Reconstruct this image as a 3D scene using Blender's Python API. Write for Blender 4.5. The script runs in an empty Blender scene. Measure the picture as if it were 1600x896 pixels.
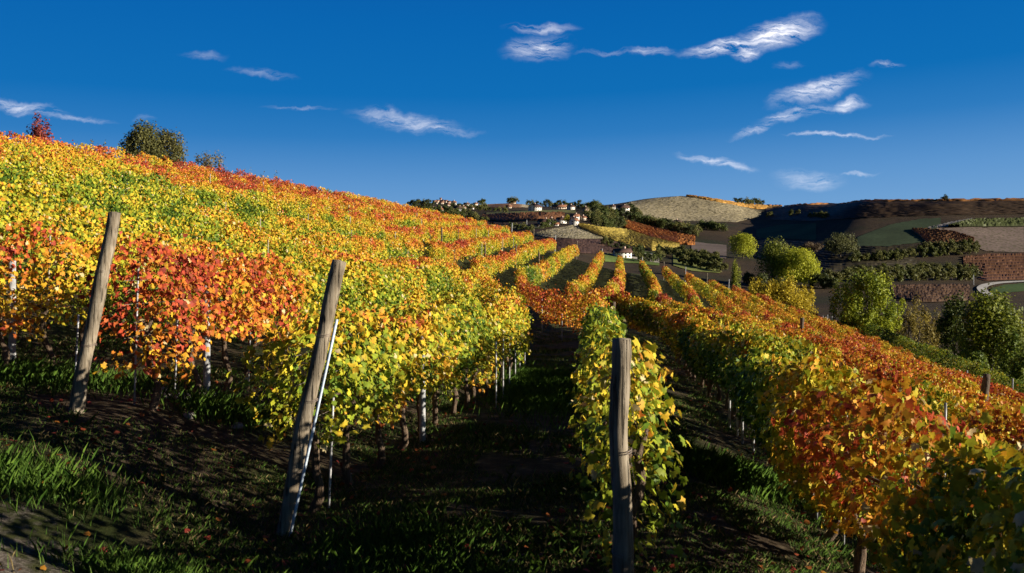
import bpy, math
import numpy as np
R = math.radians
rng = np.random.default_rng(7)

# ------------------------------------------------------------------ camera, sky, sun, exposure
sc = bpy.context.scene
COL = sc.collection
SUN_EL, SUN_AZ = R(14.5), R(103)          # azimuth from +Y clockwise: right and a little behind
F = 1400.0                                # focal length for a 1600 wide picture
cam = bpy.data.cameras.new('camera')
cam.sensor_width = 36; cam.lens = 36 * F / 1600
cam.shift_y = -98 / 1600
cam.clip_start = 0.05; cam.clip_end = 20000
co = bpy.data.objects.new('camera', cam); COL.objects.link(co)
co.location = (0, 0, 0); co.rotation_euler = (R(90), 0, 0)
cam.dof.use_dof = True; cam.dof.focus_distance = 14; cam.dof.aperture_fstop = 5.0
sc.camera = co

sun = bpy.data.lights.new('sun', 'SUN'); sun.energy = 5.0; sun.angle = R(0.5); sun.color = (1.0, .90, .74)
so = bpy.data.objects.new('sun', sun); COL.objects.link(so)
sdir = (math.sin(SUN_AZ) * math.cos(SUN_EL), math.cos(SUN_AZ) * math.cos(SUN_EL), math.sin(SUN_EL))
from mathutils import Vector
so.rotation_euler = Vector(sdir).to_track_quat('Z', 'Y').to_euler()

sc.view_settings.view_transform = 'Standard'
sc.view_settings.look = 'None'
sc.view_settings.exposure = 0.95
sc.view_settings.gamma = 1
sc.cycles.max_bounces = 6; sc.cycles.diffuse_bounces = 2; sc.cycles.transmission_bounces = 3

world = bpy.data.worlds.new('World'); sc.world = world; world.use_nodes = True
wt = world.node_tree; wt.nodes.clear()
class NT:
    def __init__(s, t): s.t = t
    def n(s, typ, ins=None, **kw):
        nd = s.t.nodes.new(typ)
        for k, v in kw.items(): setattr(nd, k, v)
        for k, v in (ins or {}).items():
            if isinstance(v, bpy.types.NodeSocket): s.t.links.new(v, nd.inputs[k])
            else: nd.inputs[k].default_value = v
        return nd
    def m(s, op, a, b=None, c=None, clamp=False):
        nd = s.t.nodes.new('ShaderNodeMath'); nd.operation = op; nd.use_clamp = clamp
        for i, v in enumerate((a, b, c)):
            if v is None: continue
            if isinstance(v, bpy.types.NodeSocket): s.t.links.new(v, nd.inputs[i])
            else: nd.inputs[i].default_value = v
        return nd.outputs[0]
    def mix(s, f, a, b, blend='MIX'):
        nd = s.t.nodes.new('ShaderNodeMix'); nd.data_type = 'RGBA'; nd.blend_type = blend
        for i, v in ((0, f), (6, a), (7, b)):
            if isinstance(v, bpy.types.NodeSocket): s.t.links.new(v, nd.inputs[i])
            else: nd.inputs[i].default_value = v if i == 0 else tuple(v) + (1,) * (4 - len(v))
        return nd.outputs[2]
W = NT(wt)
sky = W.n('ShaderNodeTexSky', sky_type='NISHITA', sun_disc=False, sun_elevation=SUN_EL, sun_rotation=SUN_AZ,
          altitude=300, air_density=1.0, dust_density=0.2, ozone_density=2.5)
hsv = W.n('ShaderNodeHueSaturation', {'Color': sky.outputs[0], 'Saturation': 1.3, 'Value': 1.0, 'Hue': .497})
tc = W.n('ShaderNodeTexCoord')
sep = W.n('ShaderNodeSeparateXYZ', {0: tc.outputs['Generated']})
yy = W.m('MAXIMUM', sep.outputs[1], 0.02)
u = W.m('DIVIDE', sep.outputs[0], yy); w_ = W.m('DIVIDE', sep.outputs[2], yy)
uv = W.n('ShaderNodeCombineXYZ', {0: u, 1: w_})
warp = W.n('ShaderNodeTexNoise', {'Vector': uv.outputs[0], 'Scale': 22.0, 'Detail': 5.0, 'Roughness': .6})
wsub = W.n('ShaderNodeVectorMath', {0: warp.outputs['Color'], 1: (.5, .5, .5)}, operation='SUBTRACT')
wsc = W.n('ShaderNodeVectorMath', {0: wsub.outputs[0], 'Scale': .027}, operation='SCALE')
uvw = W.n('ShaderNodeVectorMath', {0: uv.outputs[0], 1: wsc.outputs[0]}, operation='ADD')
# cirrus streaks: centre (in the 1600 x 896 frame of the sky plane), half length, half height, tilt, strength
CL = [(1216, 53, 66, 24, 17, 1.15), (1135, 74, 70, 13, 8, 1.0), (1168, 80, 26, 16, 10, .9), (840, 76, 54, 22, 8, .62), (846, 44, 55, 8, 0, .42),
      (1015, 80, 45, 7, -3, .38), (950, 80, 50, 4, 0, .2), (1278, 141, 76, 17, 14, .75), (1248, 176, 62, 10, 12, .6), (1324, 165, 36, 11, 10, .75),
      (1185, 198, 48, 7, 20, .4), (1308, 211, 76, 4, -2, .6), (1120, 252, 60, 8, -11, .6), (1265, 280, 55, 17, -6, .32), (1345, 271, 32, 3, 2, .35),
      (640, 189, 90, 15, -8, .42), (690, 201, 60, 7, -8, .42), (410, 113, 52, 7, -6, .2), (318, 86, 36, 7, -5, .12), (35, 168, 70, 11, -9, .5),
      (110, 184, 66, 5, -4, .3), (1390, 104, 26, 6, 5, .35), (1232, 105, 26, 6, 8, .12), (225, 187, 18, 6, 0, .16), (470, 167, 60, 3, 0, .2)]
tot = None
for (cx, cy, a, b, tilt, st) in CL:
    cu, cw = (cx - 800) / F, (350 - cy) / F
    mp = W.n('ShaderNodeMapping', {'Vector': uvw.outputs[0], 'Location': (cu, cw, 0), 'Rotation': (0, 0, R(tilt)),
                                   'Scale': (a / F, b / F, 1)}, vector_type='TEXTURE')
    ln = W.n('ShaderNodeVectorMath', {0: mp.outputs[0]}, operation='LENGTH')
    mr = W.n('ShaderNodeMapRange', {'Value': ln.outputs['Value'], 'From Min': 1.25, 'From Max': 0.0, 'To Min': 0, 'To Max': st * .88},
             interpolation_type='SMOOTHSTEP')
    tot = mr.outputs[0] if tot is None else W.m('MAXIMUM', tot, mr.outputs[0])
fm = W.n('ShaderNodeMapping', {'Vector': uvw.outputs[0], 'Rotation': (0, 0, R(-12)), 'Scale': (11, 62, 1)})
fib = W.n('ShaderNodeTexNoise', {'Vector': fm.outputs[0], 'Scale': 2.0, 'Detail': 10.0, 'Roughness': .68, 'Distortion': .45})
fr = W.n('ShaderNodeMapRange', {'Value': fib.outputs[0], 'From Min': .38, 'From Max': .74, 'To Min': .0, 'To Max': 1.7})
front = W.m('GREATER_THAN', sep.outputs[1], .05)
cl = W.m('MULTIPLY', W.m('MULTIPLY', tot, fr.outputs[0]), front, clamp=True)
grad = W.n('ShaderNodeValToRGB', {'Fac': W.m('SUBTRACT', sep.outputs[2], W.m('MULTIPLY', W.m('MAXIMUM', u, 0.0), .045))})
ge = grad.color_ramp.elements; ge.new(.5); ge.new(.6); ge.new(.7); ge.new(.8); ge.new(.9)
for x, (p_, c_) in zip(ge, [(0.0, (.165, .375, .69)), (.043, (.105, .305, .64)), (.095, (.024, .20, .54)), (.14, (.002, .155, .485)), (.22, (.001, .13, .45)), (.34, (.003, .085, .37)), (.6, (.001, .03, .14))]):
    x.position = p_; x.color = c_ + (1,)
grads = W.n('ShaderNodeVectorMath', {0: grad.outputs[0], 'Scale': W.n('ShaderNodeMapRange', {'Value': sep.outputs[1], 'From Min': -.2, 'From Max': .5, 'To Min': 2.2, 'To Max': 5.9}, interpolation_type='SMOOTHSTEP').outputs[0]}, operation='SCALE')
blue = W.mix(.985, hsv.outputs[0], grads.outputs[0])
skyc = W.mix(cl, blue, (7.6, 7.5, 7.8))
bg = W.n('ShaderNodeBackground', {'Color': skyc, 'Strength': 0.085})
wo = W.n('ShaderNodeOutputWorld', {'Surface': bg.outputs[0]})
try: world.cycles.sampling_method = 'MANUAL'; world.cycles.sample_map_resolution = 512
except Exception: pass

# ------------------------------------------------------------------ noise, terrain
def _h(ix, iy, iz=0, seed=0):
    n = (ix.astype(np.int64) * 374761393 + iy.astype(np.int64) * 668265263 + np.asarray(iz, dtype=np.int64) * 2147483647 + seed * 974634777)
    n = (n ^ (n >> 13)) * 1274126177 & 0x7fffffff
    return ((n ^ (n >> 16)) & 0xffff) / 65535.0
def noise3(x, y, z, seed=0):
    x = np.asarray(x, float); y = np.asarray(y, float) + 0 * x; z = np.asarray(z, float) + 0 * x
    ix, iy, iz = np.floor(x), np.floor(y), np.floor(z)
    fx, fy, fz = x - ix, y - iy, z - iz
    fx, fy, fz = [f * f * (3 - 2 * f) for f in (fx, fy, fz)]
    r = 0
    for dx in (0, 1):
        for dy in (0, 1):
            for dz in (0, 1):
                r = r + _h(ix + dx, iy + dy, iz + dz, seed) * (fx if dx else 1 - fx) * (fy if dy else 1 - fy) * (fz if dz else 1 - fz)
    return r
def noise2(x, y, seed=0): return noise3(x, y, 0.0, seed)
def sstep(a, b, x):
    t = np.clip((x - a) / (b - a), 0, 1); return t * t * (3 - 2 * t)

AY, AZ = [-60, -10, 0, 5, 30, 48, 60, 113, 125, 165], [-2.0, -1.9, -1.95, -2.3, -4.2, -5.3, -5.7, -5.8, -8, -25]
CY, CZ = [-60, 20, 39, 58, 113, 125, 165], [2.6, 2.5, 2.3, 2.05, .75, -.5, -9]
GV = [-140, -80, -45, -33, -27, -16, -11, -8.2, -5.5, -3.2, 0]
G_FAR = [-.6, 0, .85, 1.05, 1.0, .66, .47, .35, .235, .13, 0]
G_NEAR = [-.6, 0, .85, 1.05, 1.0, .56, .32, .18, .115, -.002, 0]
RV, RZ = [0, 3, 8, 17, 26, 32, 45, 60, 100, 200, 400], [0, -.55, -1.65, -4.2, -7.3, -9.0, -11, -12, -14, -16, -10]
def near_h(X, Y):
    v = X - (.5 + .11 * Y)
    A = np.interp(Y, AY, AZ); C = np.interp(Y, CY, CZ)
    vl = np.minimum(v, 0); b = sstep(38, 108, Y)
    g = np.interp(vl, GV, G_NEAR) * (1 - b) + np.interp(vl, GV, G_FAR) * b
    z = A + (C - A) * g + np.interp(np.maximum(v, 0), RV, RZ) * (1.5 - .5 * sstep(10, 36, Y))
    return z + .10 * (noise2(X / 2.3, Y / 2.3, 3) - .5) + .05 * (noise2(X / .7, Y / .7, 4) - .5)

# far relief: columns over the bearing (as px in a 1600 frame), each (distance, height line below the 350 horizon)
FT = {
 -600: [(160, 420), (400, 400), (800, 372), (1500, 356), (4000, 351)],
 500: [(160, 425), (400, 400), (800, 365), (1200, 345), (4000, 347)],
 640: [(160, 430), (300, 400), (600, 342), (900, 319.5), (1400, 326), (4000, 345)],
 700: [(160, 435), (300, 402), (600, 348), (800, 326), (950, 315.5), (1400, 324), (4000, 345)],
 750: [(160, 440), (350, 400), (550, 366), (700, 341), (900, 326), (1100, 320.5), (1500, 322), (4000, 345)],
 795: [(160, 445), (350, 400), (500, 374), (600, 352), (700, 334), (860, 318), (900, 315.5), (1400, 321), (4000, 345)],
 835: [(160, 450), (350, 394), (450, 374.5), (560, 351.5), (640, 341), (720, 331), (900, 324), (1200, 321), (4000, 345)],
 890: [(160, 460), (350, 405), (400, 390), (450, 374), (560, 351), (640, 339), (760, 326), (900, 323), (4000, 345)],
 930: [(160, 470), (350, 415), (420, 392), (480, 374), (600, 352), (700, 334), (800, 322.5), (1000, 322), (4000, 345)],
 970: [(160, 480), (350, 425), (430, 398), (500, 382), (600, 360), (720, 336), (800, 326), (900, 318), (1000, 320), (4000, 345)],
 1000: [(160, 486), (350, 426), (430, 400), (600, 368), (720, 342), (800, 328), (900, 310.5), (1000, 314), (4000, 345)],
 1065: [(160, 500), (350, 430), (450, 401), (600, 374), (700, 353), (780, 343), (900, 304), (1000, 312), (4000, 345)],
 1120: [(160, 512), (320, 450), (450, 404), (600, 376), (700, 354), (790, 342), (900, 309), (1000, 314), (4000, 345)],
 1190: [(160, 525), (300, 462), (450, 408), (600, 380), (700, 361), (800, 346), (900, 331), (1000, 321), (4000, 345)],
 1250: [(160, 535), (280, 470), (400, 426), (500, 398), (600, 370), (700, 343), (780, 324), (860, 318), (1000, 325), (4000, 345)],
 1340: [(160, 530), (280, 470), (400, 429), (480, 395), (560, 352), (630, 320), (690, 313), (850, 322), (4000, 345)],
 1480: [(160, 530), (300, 468), (420, 428), (480, 392), (540, 350), (600, 319), (650, 311.5), (850, 322), (4000, 345)],
 1640: [(160, 532), (300, 476), (410, 438), (470, 398), (540, 346), (600, 316), (650, 309.5), (850, 320), (4000, 345)],
 1850: [(160, 532), (300, 474), (410, 436), (470, 398), (540, 346), (600, 316), (720, 310), (1000, 320), (4000, 340)],
 2100: [(160, 528), (300, 440), (410, 425), (470, 390), (540, 340), (600, 315), (720, 310), (1000, 310), (4000, 340)],
 2400: [(160, 525), (300, 400), (410, 400), (470, 370), (560, 335), (720, 312), (1000, 310), (4000, 340)],
}
LY = np.linspace(math.log(160), math.log(4000), 220)
PXG = np.arange(-600, 2401, 6.0)
_ks = sorted(FT)
_tab = np.array([np.interp(LY, [math.log(a) for a, _ in FT[k]], [b for _, b in FT[k]]) for k in _ks])
TAB = np.array([np.interp(PXG, _ks, _tab[:, i]) for i in range(len(LY))])      # [depth, px]
def blur(a, n, axis):
    ker = np.hanning(n + 2)[1:-1]; ker /= ker.sum()
    p = [(0, 0), (0, 0)]; p[axis] = (n // 2, n // 2)
    return np.apply_along_axis(lambda r: np.convolve(r, ker, 'valid'), axis, np.pad(a, p, 'edge'))
TAB = blur(blur(TAB, 13, 1), 5, 0)
def far_h(X, Y):
    Yc = np.maximum(Y, 100.0)
    px = np.clip(800 + F * X / Yc, -600, 2399.9)
    ly = np.clip((np.log(Yc) - LY[0]) / (LY[1] - LY[0]), 0, len(LY) - 1.001)
    gx = (px + 600) / 6.0
    i, j = ly.astype(int), np.minimum(gx.astype(int), len(PXG) - 2); fi, fj = ly - i, gx - j
    t = TAB[i, j] * (1 - fi) * (1 - fj) + TAB[i + 1, j] * fi * (1 - fj) + TAB[i, j + 1] * (1 - fi) * fj + TAB[i + 1, j + 1] * fi * fj
    return -(t - 350) / F * Yc + 0.7 * (noise2(X / 38, Y / 38, 8) - .5) * sstep(180, 420, Yc)
def H(X, Y):
    X = np.asarray(X, float); Y = np.asarray(Y, float)
    t = sstep(118, 168, Y)
    return near_h(X, Y) * (1 - t) + far_h(X, Y) * t
YS = np.exp(np.linspace(math.log(118), math.log(2600), 900))
def at(px, py, ymin=118):
    """ground points seen along the bearings px, py"""
    px = np.atleast_1d(np.asarray(px, float)); py = np.atleast_1d(np.asarray(py, float))
    ys = YS[YS >= ymin]
    a, b = (px - 800) / F, (350 - py) / F
    out = np.zeros((len(px), 3))
    for s in range(0, len(px), 400):
        aa, bb = a[s:s + 400, None], b[s:s + 400, None]
        D = bb * ys - H(aa * ys, ys + 0 * aa)
        hit = D < 0
        idx = np.where(hit.any(1), hit.argmax(1), np.argmin(D, 1))
        Yh = ys[idx]; Xh = a[s:s + 400] * Yh
        out[s:s + 400] = np.stack([Xh, Yh, H(Xh, Yh)], 1)
    return out
def gp(px, Y): X = (px - 800) / F * Y; return np.array([X, Y, float(H(X, Y))])

# ------------------------------------------------------------------ mesh helpers
def mk(name, V, faces, mat, parent=None, col=None, origin=(0, 0, 0), smooth=False):
    me = bpy.data.meshes.new(name)
    V = np.asarray(V, np.float32) - np.asarray(origin, np.float32)
    faces = [np.asarray(f, np.int32) for f in faces if len(f)]
    me.vertices.add(len(V)); me.vertices.foreach_set('co', V.ravel())
    nl = sum(f.size for f in faces); npol = sum(len(f) for f in faces)
    me.loops.add(nl); me.polygons.add(npol)
    me.loops.foreach_set('vertex_index', np.concatenate([f.ravel() for f in faces]))
    tots = np.concatenate([np.full(len(f), f.shape[1], np.int32) for f in faces])
    st = np.concatenate([[0], np.cumsum(tots)[:-1]]).astype(np.int32)
    me.polygons.foreach_set('loop_start', st); me.polygons.foreach_set('loop_total', tots)
    if smooth: me.polygons.foreach_set('use_smooth', np.ones(npol, bool))
    me.update(calc_edges=True)
    if col is not None:
        at_ = me.color_attributes.new('tint', 'FLOAT_COLOR', 'POINT')
        c = np.ones((len(V), 4), np.float32); c[:, :3] = col; at_.data.foreach_set('color', c.ravel())
    me.materials.append(mat)
    return link(name, me, parent, origin if parent is None else (0, 0, 0))
def link(name, me, parent=None, loc=(0, 0, 0), rz=0):
    o = bpy.data.objects.new(name, me); COL.objects.link(o); o.location = loc; o.rotation_euler[2] = rz
    if parent is not None: o.parent = parent
    return o
def tag(o, label=None, cat=None, group=None, kind=None):
    if label: o['label'] = label
    if cat: o['category'] = cat
    if group: o['group'] = group
    if kind: o['kind'] = kind
    return o
def empty(name, loc, label, cat, group=None, rz=0):
    o = bpy.data.objects.new(name, None); COL.objects.link(o); o.location = loc; o.rotation_euler[2] = rz
    o.empty_display_size = .2
    return tag(o, label, cat, group)
class MB:
    def __init__(s): s.v = []; s.q = []; s.t = []; s.n = 0
    def add(s, V, q=(), t=()):
        V = np.asarray(V, float)
        if len(q): s.q.append(np.asarray(q) + s.n)
        if len(t): s.t.append(np.asarray(t) + s.n)
        s.v.append(V); s.n += len(V); return s
    def box(s, x0, x1, y0, y1, z0, z1):
        V = [(x, y, z) for z in (z0, z1) for y in (y0, y1) for x in (x0, x1)]
        return s.add(V, [(0, 2, 3, 1), (4, 5, 7, 6), (0, 1, 5, 4), (2, 6, 7, 3), (0, 4, 6, 2), (1, 3, 7, 5)])
    def tube(s, pts, rad, n=8, jit=0, cap=True):
        pts = np.asarray(pts, float); m = len(pts); rad = np.broadcast_to(rad, (m,))
        d = np.gradient(pts, axis=0) if m > 1 else np.array([[0, 0, 1.]])
        d /= np.linalg.norm(d, axis=1)[:, None] + 1e-9
        ref = np.array([1., .02, .03]) if abs(d[0, 0]) < .8 else np.array([0, 0, 1.])
        a = np.cross(d, ref); a /= np.linalg.norm(a, axis=1)[:, None]; b = np.cross(d, a)
        th = np.arange(n) * 2 * math.pi / n
        V = pts[:, None] + (a[:, None] * np.cos(th)[None, :, None] + b[:, None] * np.sin(th)[None, :, None]) * (rad[:, None, None] * (1 + jit * (rng.random((m, n, 1)) - .5)))
        q = [(i * n + j, i * n + (j + 1) % n, (i + 1) * n + (j + 1) % n, (i + 1) * n + j) for i in range(m - 1) for j in range(n)]
        V = V.reshape(-1, 3); t = []
        if cap:
            V = np.vstack([V, pts[-1] + d[-1] * rad[-1] * .15, pts[0]]); k = m * n
            t = [((m - 1) * n + j, (m - 1) * n + (j + 1) % n, k) for j in range(n)] + [((j + 1) % n, j, k + 1) for j in range(n)]
        return s.add(V, q, t)
    def build(s, name, mat, parent=None, origin=(0, 0, 0), smooth=False, col=None):
        return mk(name, np.vstack(s.v), [np.vstack(x) for x in (s.q, s.t) if x], mat, parent, col, origin, smooth)

# ------------------------------------------------------------------ materials
def newmat(name):
    m = bpy.data.materials.new(name); m.use_nodes = True; m.node_tree.nodes.clear(); return m, NT(m.node_tree)
def out(T, sh, disp=None):
    o = T.n('ShaderNodeOutputMaterial', {'Surface': sh})
def ramp(T, fac, stops):
    r = T.n('ShaderNodeValToRGB', {'Fac': fac}); e = r.color_ramp.elements
    while len(e) < len(stops): e.new(.5)
    for x, (p, c) in zip(e, stops): x.position = p; x.color = tuple(c) + (1,)
    return r.outputs[0]
def leaf_mat(name, transl=.35, rough=.5, spec=.3, var=.25):
    m, T = newmat(name)
    a = T.n('ShaderNodeAttribute', attribute_name='tint')
    g = T.n('ShaderNodeNewGeometry')
    nz = T.n('ShaderNodeTexNoise', {'Vector': g.outputs['Position'], 'Scale': 28.0, 'Detail': 3.0})
    k = T.n('ShaderNodeMapRange', {'Value': nz.outputs[0], 'From Min': .3, 'From Max': .7, 'To Min': 1 - var, 'To Max': 1 + var})
    c = T.n('ShaderNodeVectorMath', {0: a.outputs['Color'], 'Scale': k.outputs[0]}, operation='SCALE').outputs[0]
    p = T.n('ShaderNodeBsdfPrincipled', {'Base Color': c, 'Roughness': rough, 'Specular IOR Level': spec})
    tl = T.n('ShaderNodeBsdfTranslucent', {'Color': c})
    out(T, T.n('ShaderNodeMixShader', {0: transl, 1: p.outputs[0], 2: tl.outputs[0]}).outputs[0]); return m
def noisy(name, stops, scale, detail=6, rough=.9, stretch=(1, 1, 1), bump=.3, bscale=None, spec=.2, coord='Object', metal=0):
    m, T = newmat(name)
    tcx = T.n('ShaderNodeTexCoord')
    mp = T.n('ShaderNodeMapping', {'Vector': tcx.outputs[coord], 'Scale': stretch})
    nz = T.n('ShaderNodeTexNoise', {'Vector': mp.outputs[0], 'Scale': scale, 'Detail': float(detail), 'Roughness': .62})
    c = ramp(T, nz.outputs[0], stops)
    ins = {'Base Color': c, 'Roughness': rough, 'Specular IOR Level': spec, 'Metallic': metal}
    if bump:
        n2 = T.n('ShaderNodeTexNoise', {'Vector': mp.outputs[0], 'Scale': bscale or scale * 3, 'Detail': 6.0})
        ins['Normal'] = T.n('ShaderNodeBump', {'Height': n2.outputs[0], 'Strength': bump, 'Distance': .05}).outputs[0]
    out(T, T.n('ShaderNodeBsdfPrincipled', ins).outputs[0]); return m
def near_far(a, k=.6): return [(.3, tuple(x * k for x in a)), (.5, a), (.72, tuple(min(.9, x * 1.35) for x in a))]

M = {}
M['vine'] = leaf_mat('vine_leaf', .22, .55, .14)
M['tree_leaf'] = leaf_mat('tree_leaf', .3, .6, .2)
M['grass'] = leaf_mat('grass_blade', .3, .6, .2)
M['litter'] = leaf_mat('dry_leaf', .1, .7, .2)
M['wood'] = noisy('weathered_wood', [(.25, (.10, .07, .045)), (.45, (.24, .18, .12)), (.7, (.42, .34, .25))], 9, 8, .85, (3.5, 3.5, .35), .9, 22)
M['dark_wood'] = noisy('dark_wood', [(.25, (.04, .03, .022)), (.5, (.12, .09, .065)), (.75, (.22, .17, .12))], 9, 8, .85, (3.5, 3.5, .3), .9, 22)
def wood_mat(name, stops):
    m, T = newmat(name)
    tcx = T.n('ShaderNodeTexCoord').outputs['Object']
    a = T.n('ShaderNodeTexNoise', {'Vector': T.n('ShaderNodeMapping', {'Vector': tcx, 'Scale': (3.5, 3.5, .35)}).outputs[0], 'Scale': 9.0, 'Detail': 8.0, 'Roughness': .65})
    c = ramp(T, a.outputs[0], stops)
    b = T.n('ShaderNodeTexNoise', {'Vector': T.n('ShaderNodeMapping', {'Vector': tcx, 'Scale': (26, 26, 1.1)}).outputs[0], 'Scale': 1.6, 'Detail': 5.0, 'Distortion': .35})
    cr = T.n('ShaderNodeMapRange', {'Value': b.outputs[0], 'From Min': .33, 'From Max': .42})
    kn = T.n('ShaderNodeTexVoronoi', {'Vector': T.n('ShaderNodeMapping', {'Vector': tcx, 'Scale': (7, 7, 3.2)}).outputs[0], 'Scale': 1.0})
    kr = T.n('ShaderNodeMapRange', {'Value': kn.outputs['Distance'], 'From Min': .06, 'From Max': .17})
    st = T.n('ShaderNodeTexNoise', {'Vector': tcx, 'Scale': 3.5, 'Detail': 4.0})
    sr = T.n('ShaderNodeMapRange', {'Value': st.outputs[0], 'From Min': .35, 'From Max': .65, 'To Min': .6, 'To Max': 1.15})
    f = T.m('MULTIPLY', T.m('MULTIPLY_ADD', cr.outputs[0], .75, .25), T.m('MULTIPLY_ADD', kr.outputs[0], .65, .35))
    c = T.n('ShaderNodeVectorMath', {0: c, 'Scale': T.m('MULTIPLY', f, sr.outputs[0])}, operation='SCALE').outputs[0]
    hgt = T.m('ADD', T.m('MULTIPLY', f, 1.0), T.m('MULTIPLY', a.outputs[0], .6))
    bm = T.n('ShaderNodeBump', {'Height': hgt, 'Strength': 1.0, 'Distance': .012})
    out(T, T.n('ShaderNodeBsdfPrincipled', {'Base Color': c, 'Roughness': .85, 'Specular IOR Level': .15, 'Normal': bm.outputs[0]}).outputs[0]); return m
M['wood'] = wood_mat('weathered_wood', [(.25, (.10, .08, .055)), (.45, (.21, .17, .12)), (.7, (.36, .31, .24))])
M['bark'] = noisy('vine_bark', [(.3, (.05, .035, .025)), (.5, (.13, .09, .06)), (.7, (.25, .18, .12))], 14, 6, .9, (3, 3, .6), .8)
M['treebark'] = noisy('tree_bark', [(.3, (.05, .04, .03)), (.7, (.16, .13, .10))], 3, 6, .9, (2, 2, .5), .6)
M['concrete'] = noisy('concrete', [(.3, (.24, .25, .26)), (.7, (.42, .42, .42))], 12, 6, .85, bump=.3)
M['steel'] = noisy('galvanised_steel', [(.35, (.16, .15, .14)), (.62, (.5, .51, .53))], 10, 5, .45, bump=.1, spec=.5)
M['blue_pipe'] = noisy('pale_blue_pipe', [(.3, (.35, .45, .56)), (.7, (.62, .70, .78))], 10, 5, .45, bump=.1, spec=.5)
M['wire'] = noisy('rusty_wire', [(.3, (.10, .07, .05)), (.7, (.25, .2, .17))], 30, 4, .6, bump=0, spec=.5)
M['plaster'] = noisy('white_plaster', [(.3, (.62, .58, .52)), (.7, (.82, .79, .73))], .6, 6, .9, bump=.1)
M['cream'] = noisy('cream_plaster', [(.3, (.50, .42, .33)), (.7, (.68, .58, .46))], .6, 6, .9, bump=.1)
M['pink'] = noisy('pink_plaster', [(.3, (.45, .31, .25)), (.7, (.60, .44, .36))], .6, 6, .9, bump=.1)
M['greywall'] = noisy('grey_render', [(.3, (.32, .32, .34)), (.7, (.5, .5, .5))], .6, 6, .9, bump=.1)
M['roof'] = noisy('terracotta_tiles', [(.3, (.16, .07, .04)), (.7, (.34, .16, .09))], 1.2, 6, .9, (1, 4, 1), .5)
M['darkroof'] = noisy('dark_tiles', [(.3, (.06, .035, .03)), (.7, (.14, .08, .06))], 1.2, 6, .9, (1, 4, 1), .5)
M['glass'] = noisy('window_glass', [(.3, (.02, .025, .03)), (.7, (.05, .06, .07))], 1, 2, .15, bump=0, spec=.5)
M['shutter'] = noisy('wood_shutter', [(.3, (.08, .05, .03)), (.7, (.16, .10, .06))], 3, 4, .7, bump=.2)
M['road'] = noisy('pale_road', [(.3, (.30, .28, .25)), (.7, (.48, .46, .42))], .3, 6, .9, bump=.1)
M['pale_wood'] = noisy('pale_wood', [(.3, (.22, .19, .15)), (.7, (.42, .37, .3))], 9, 6, .85, (3, 3, .4), .4)
M['stone'] = noisy('stone', [(.3, (.14, .125, .11)), (.7, (.34, .31, .28))], 14, 6, .9, bump=.6)

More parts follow.
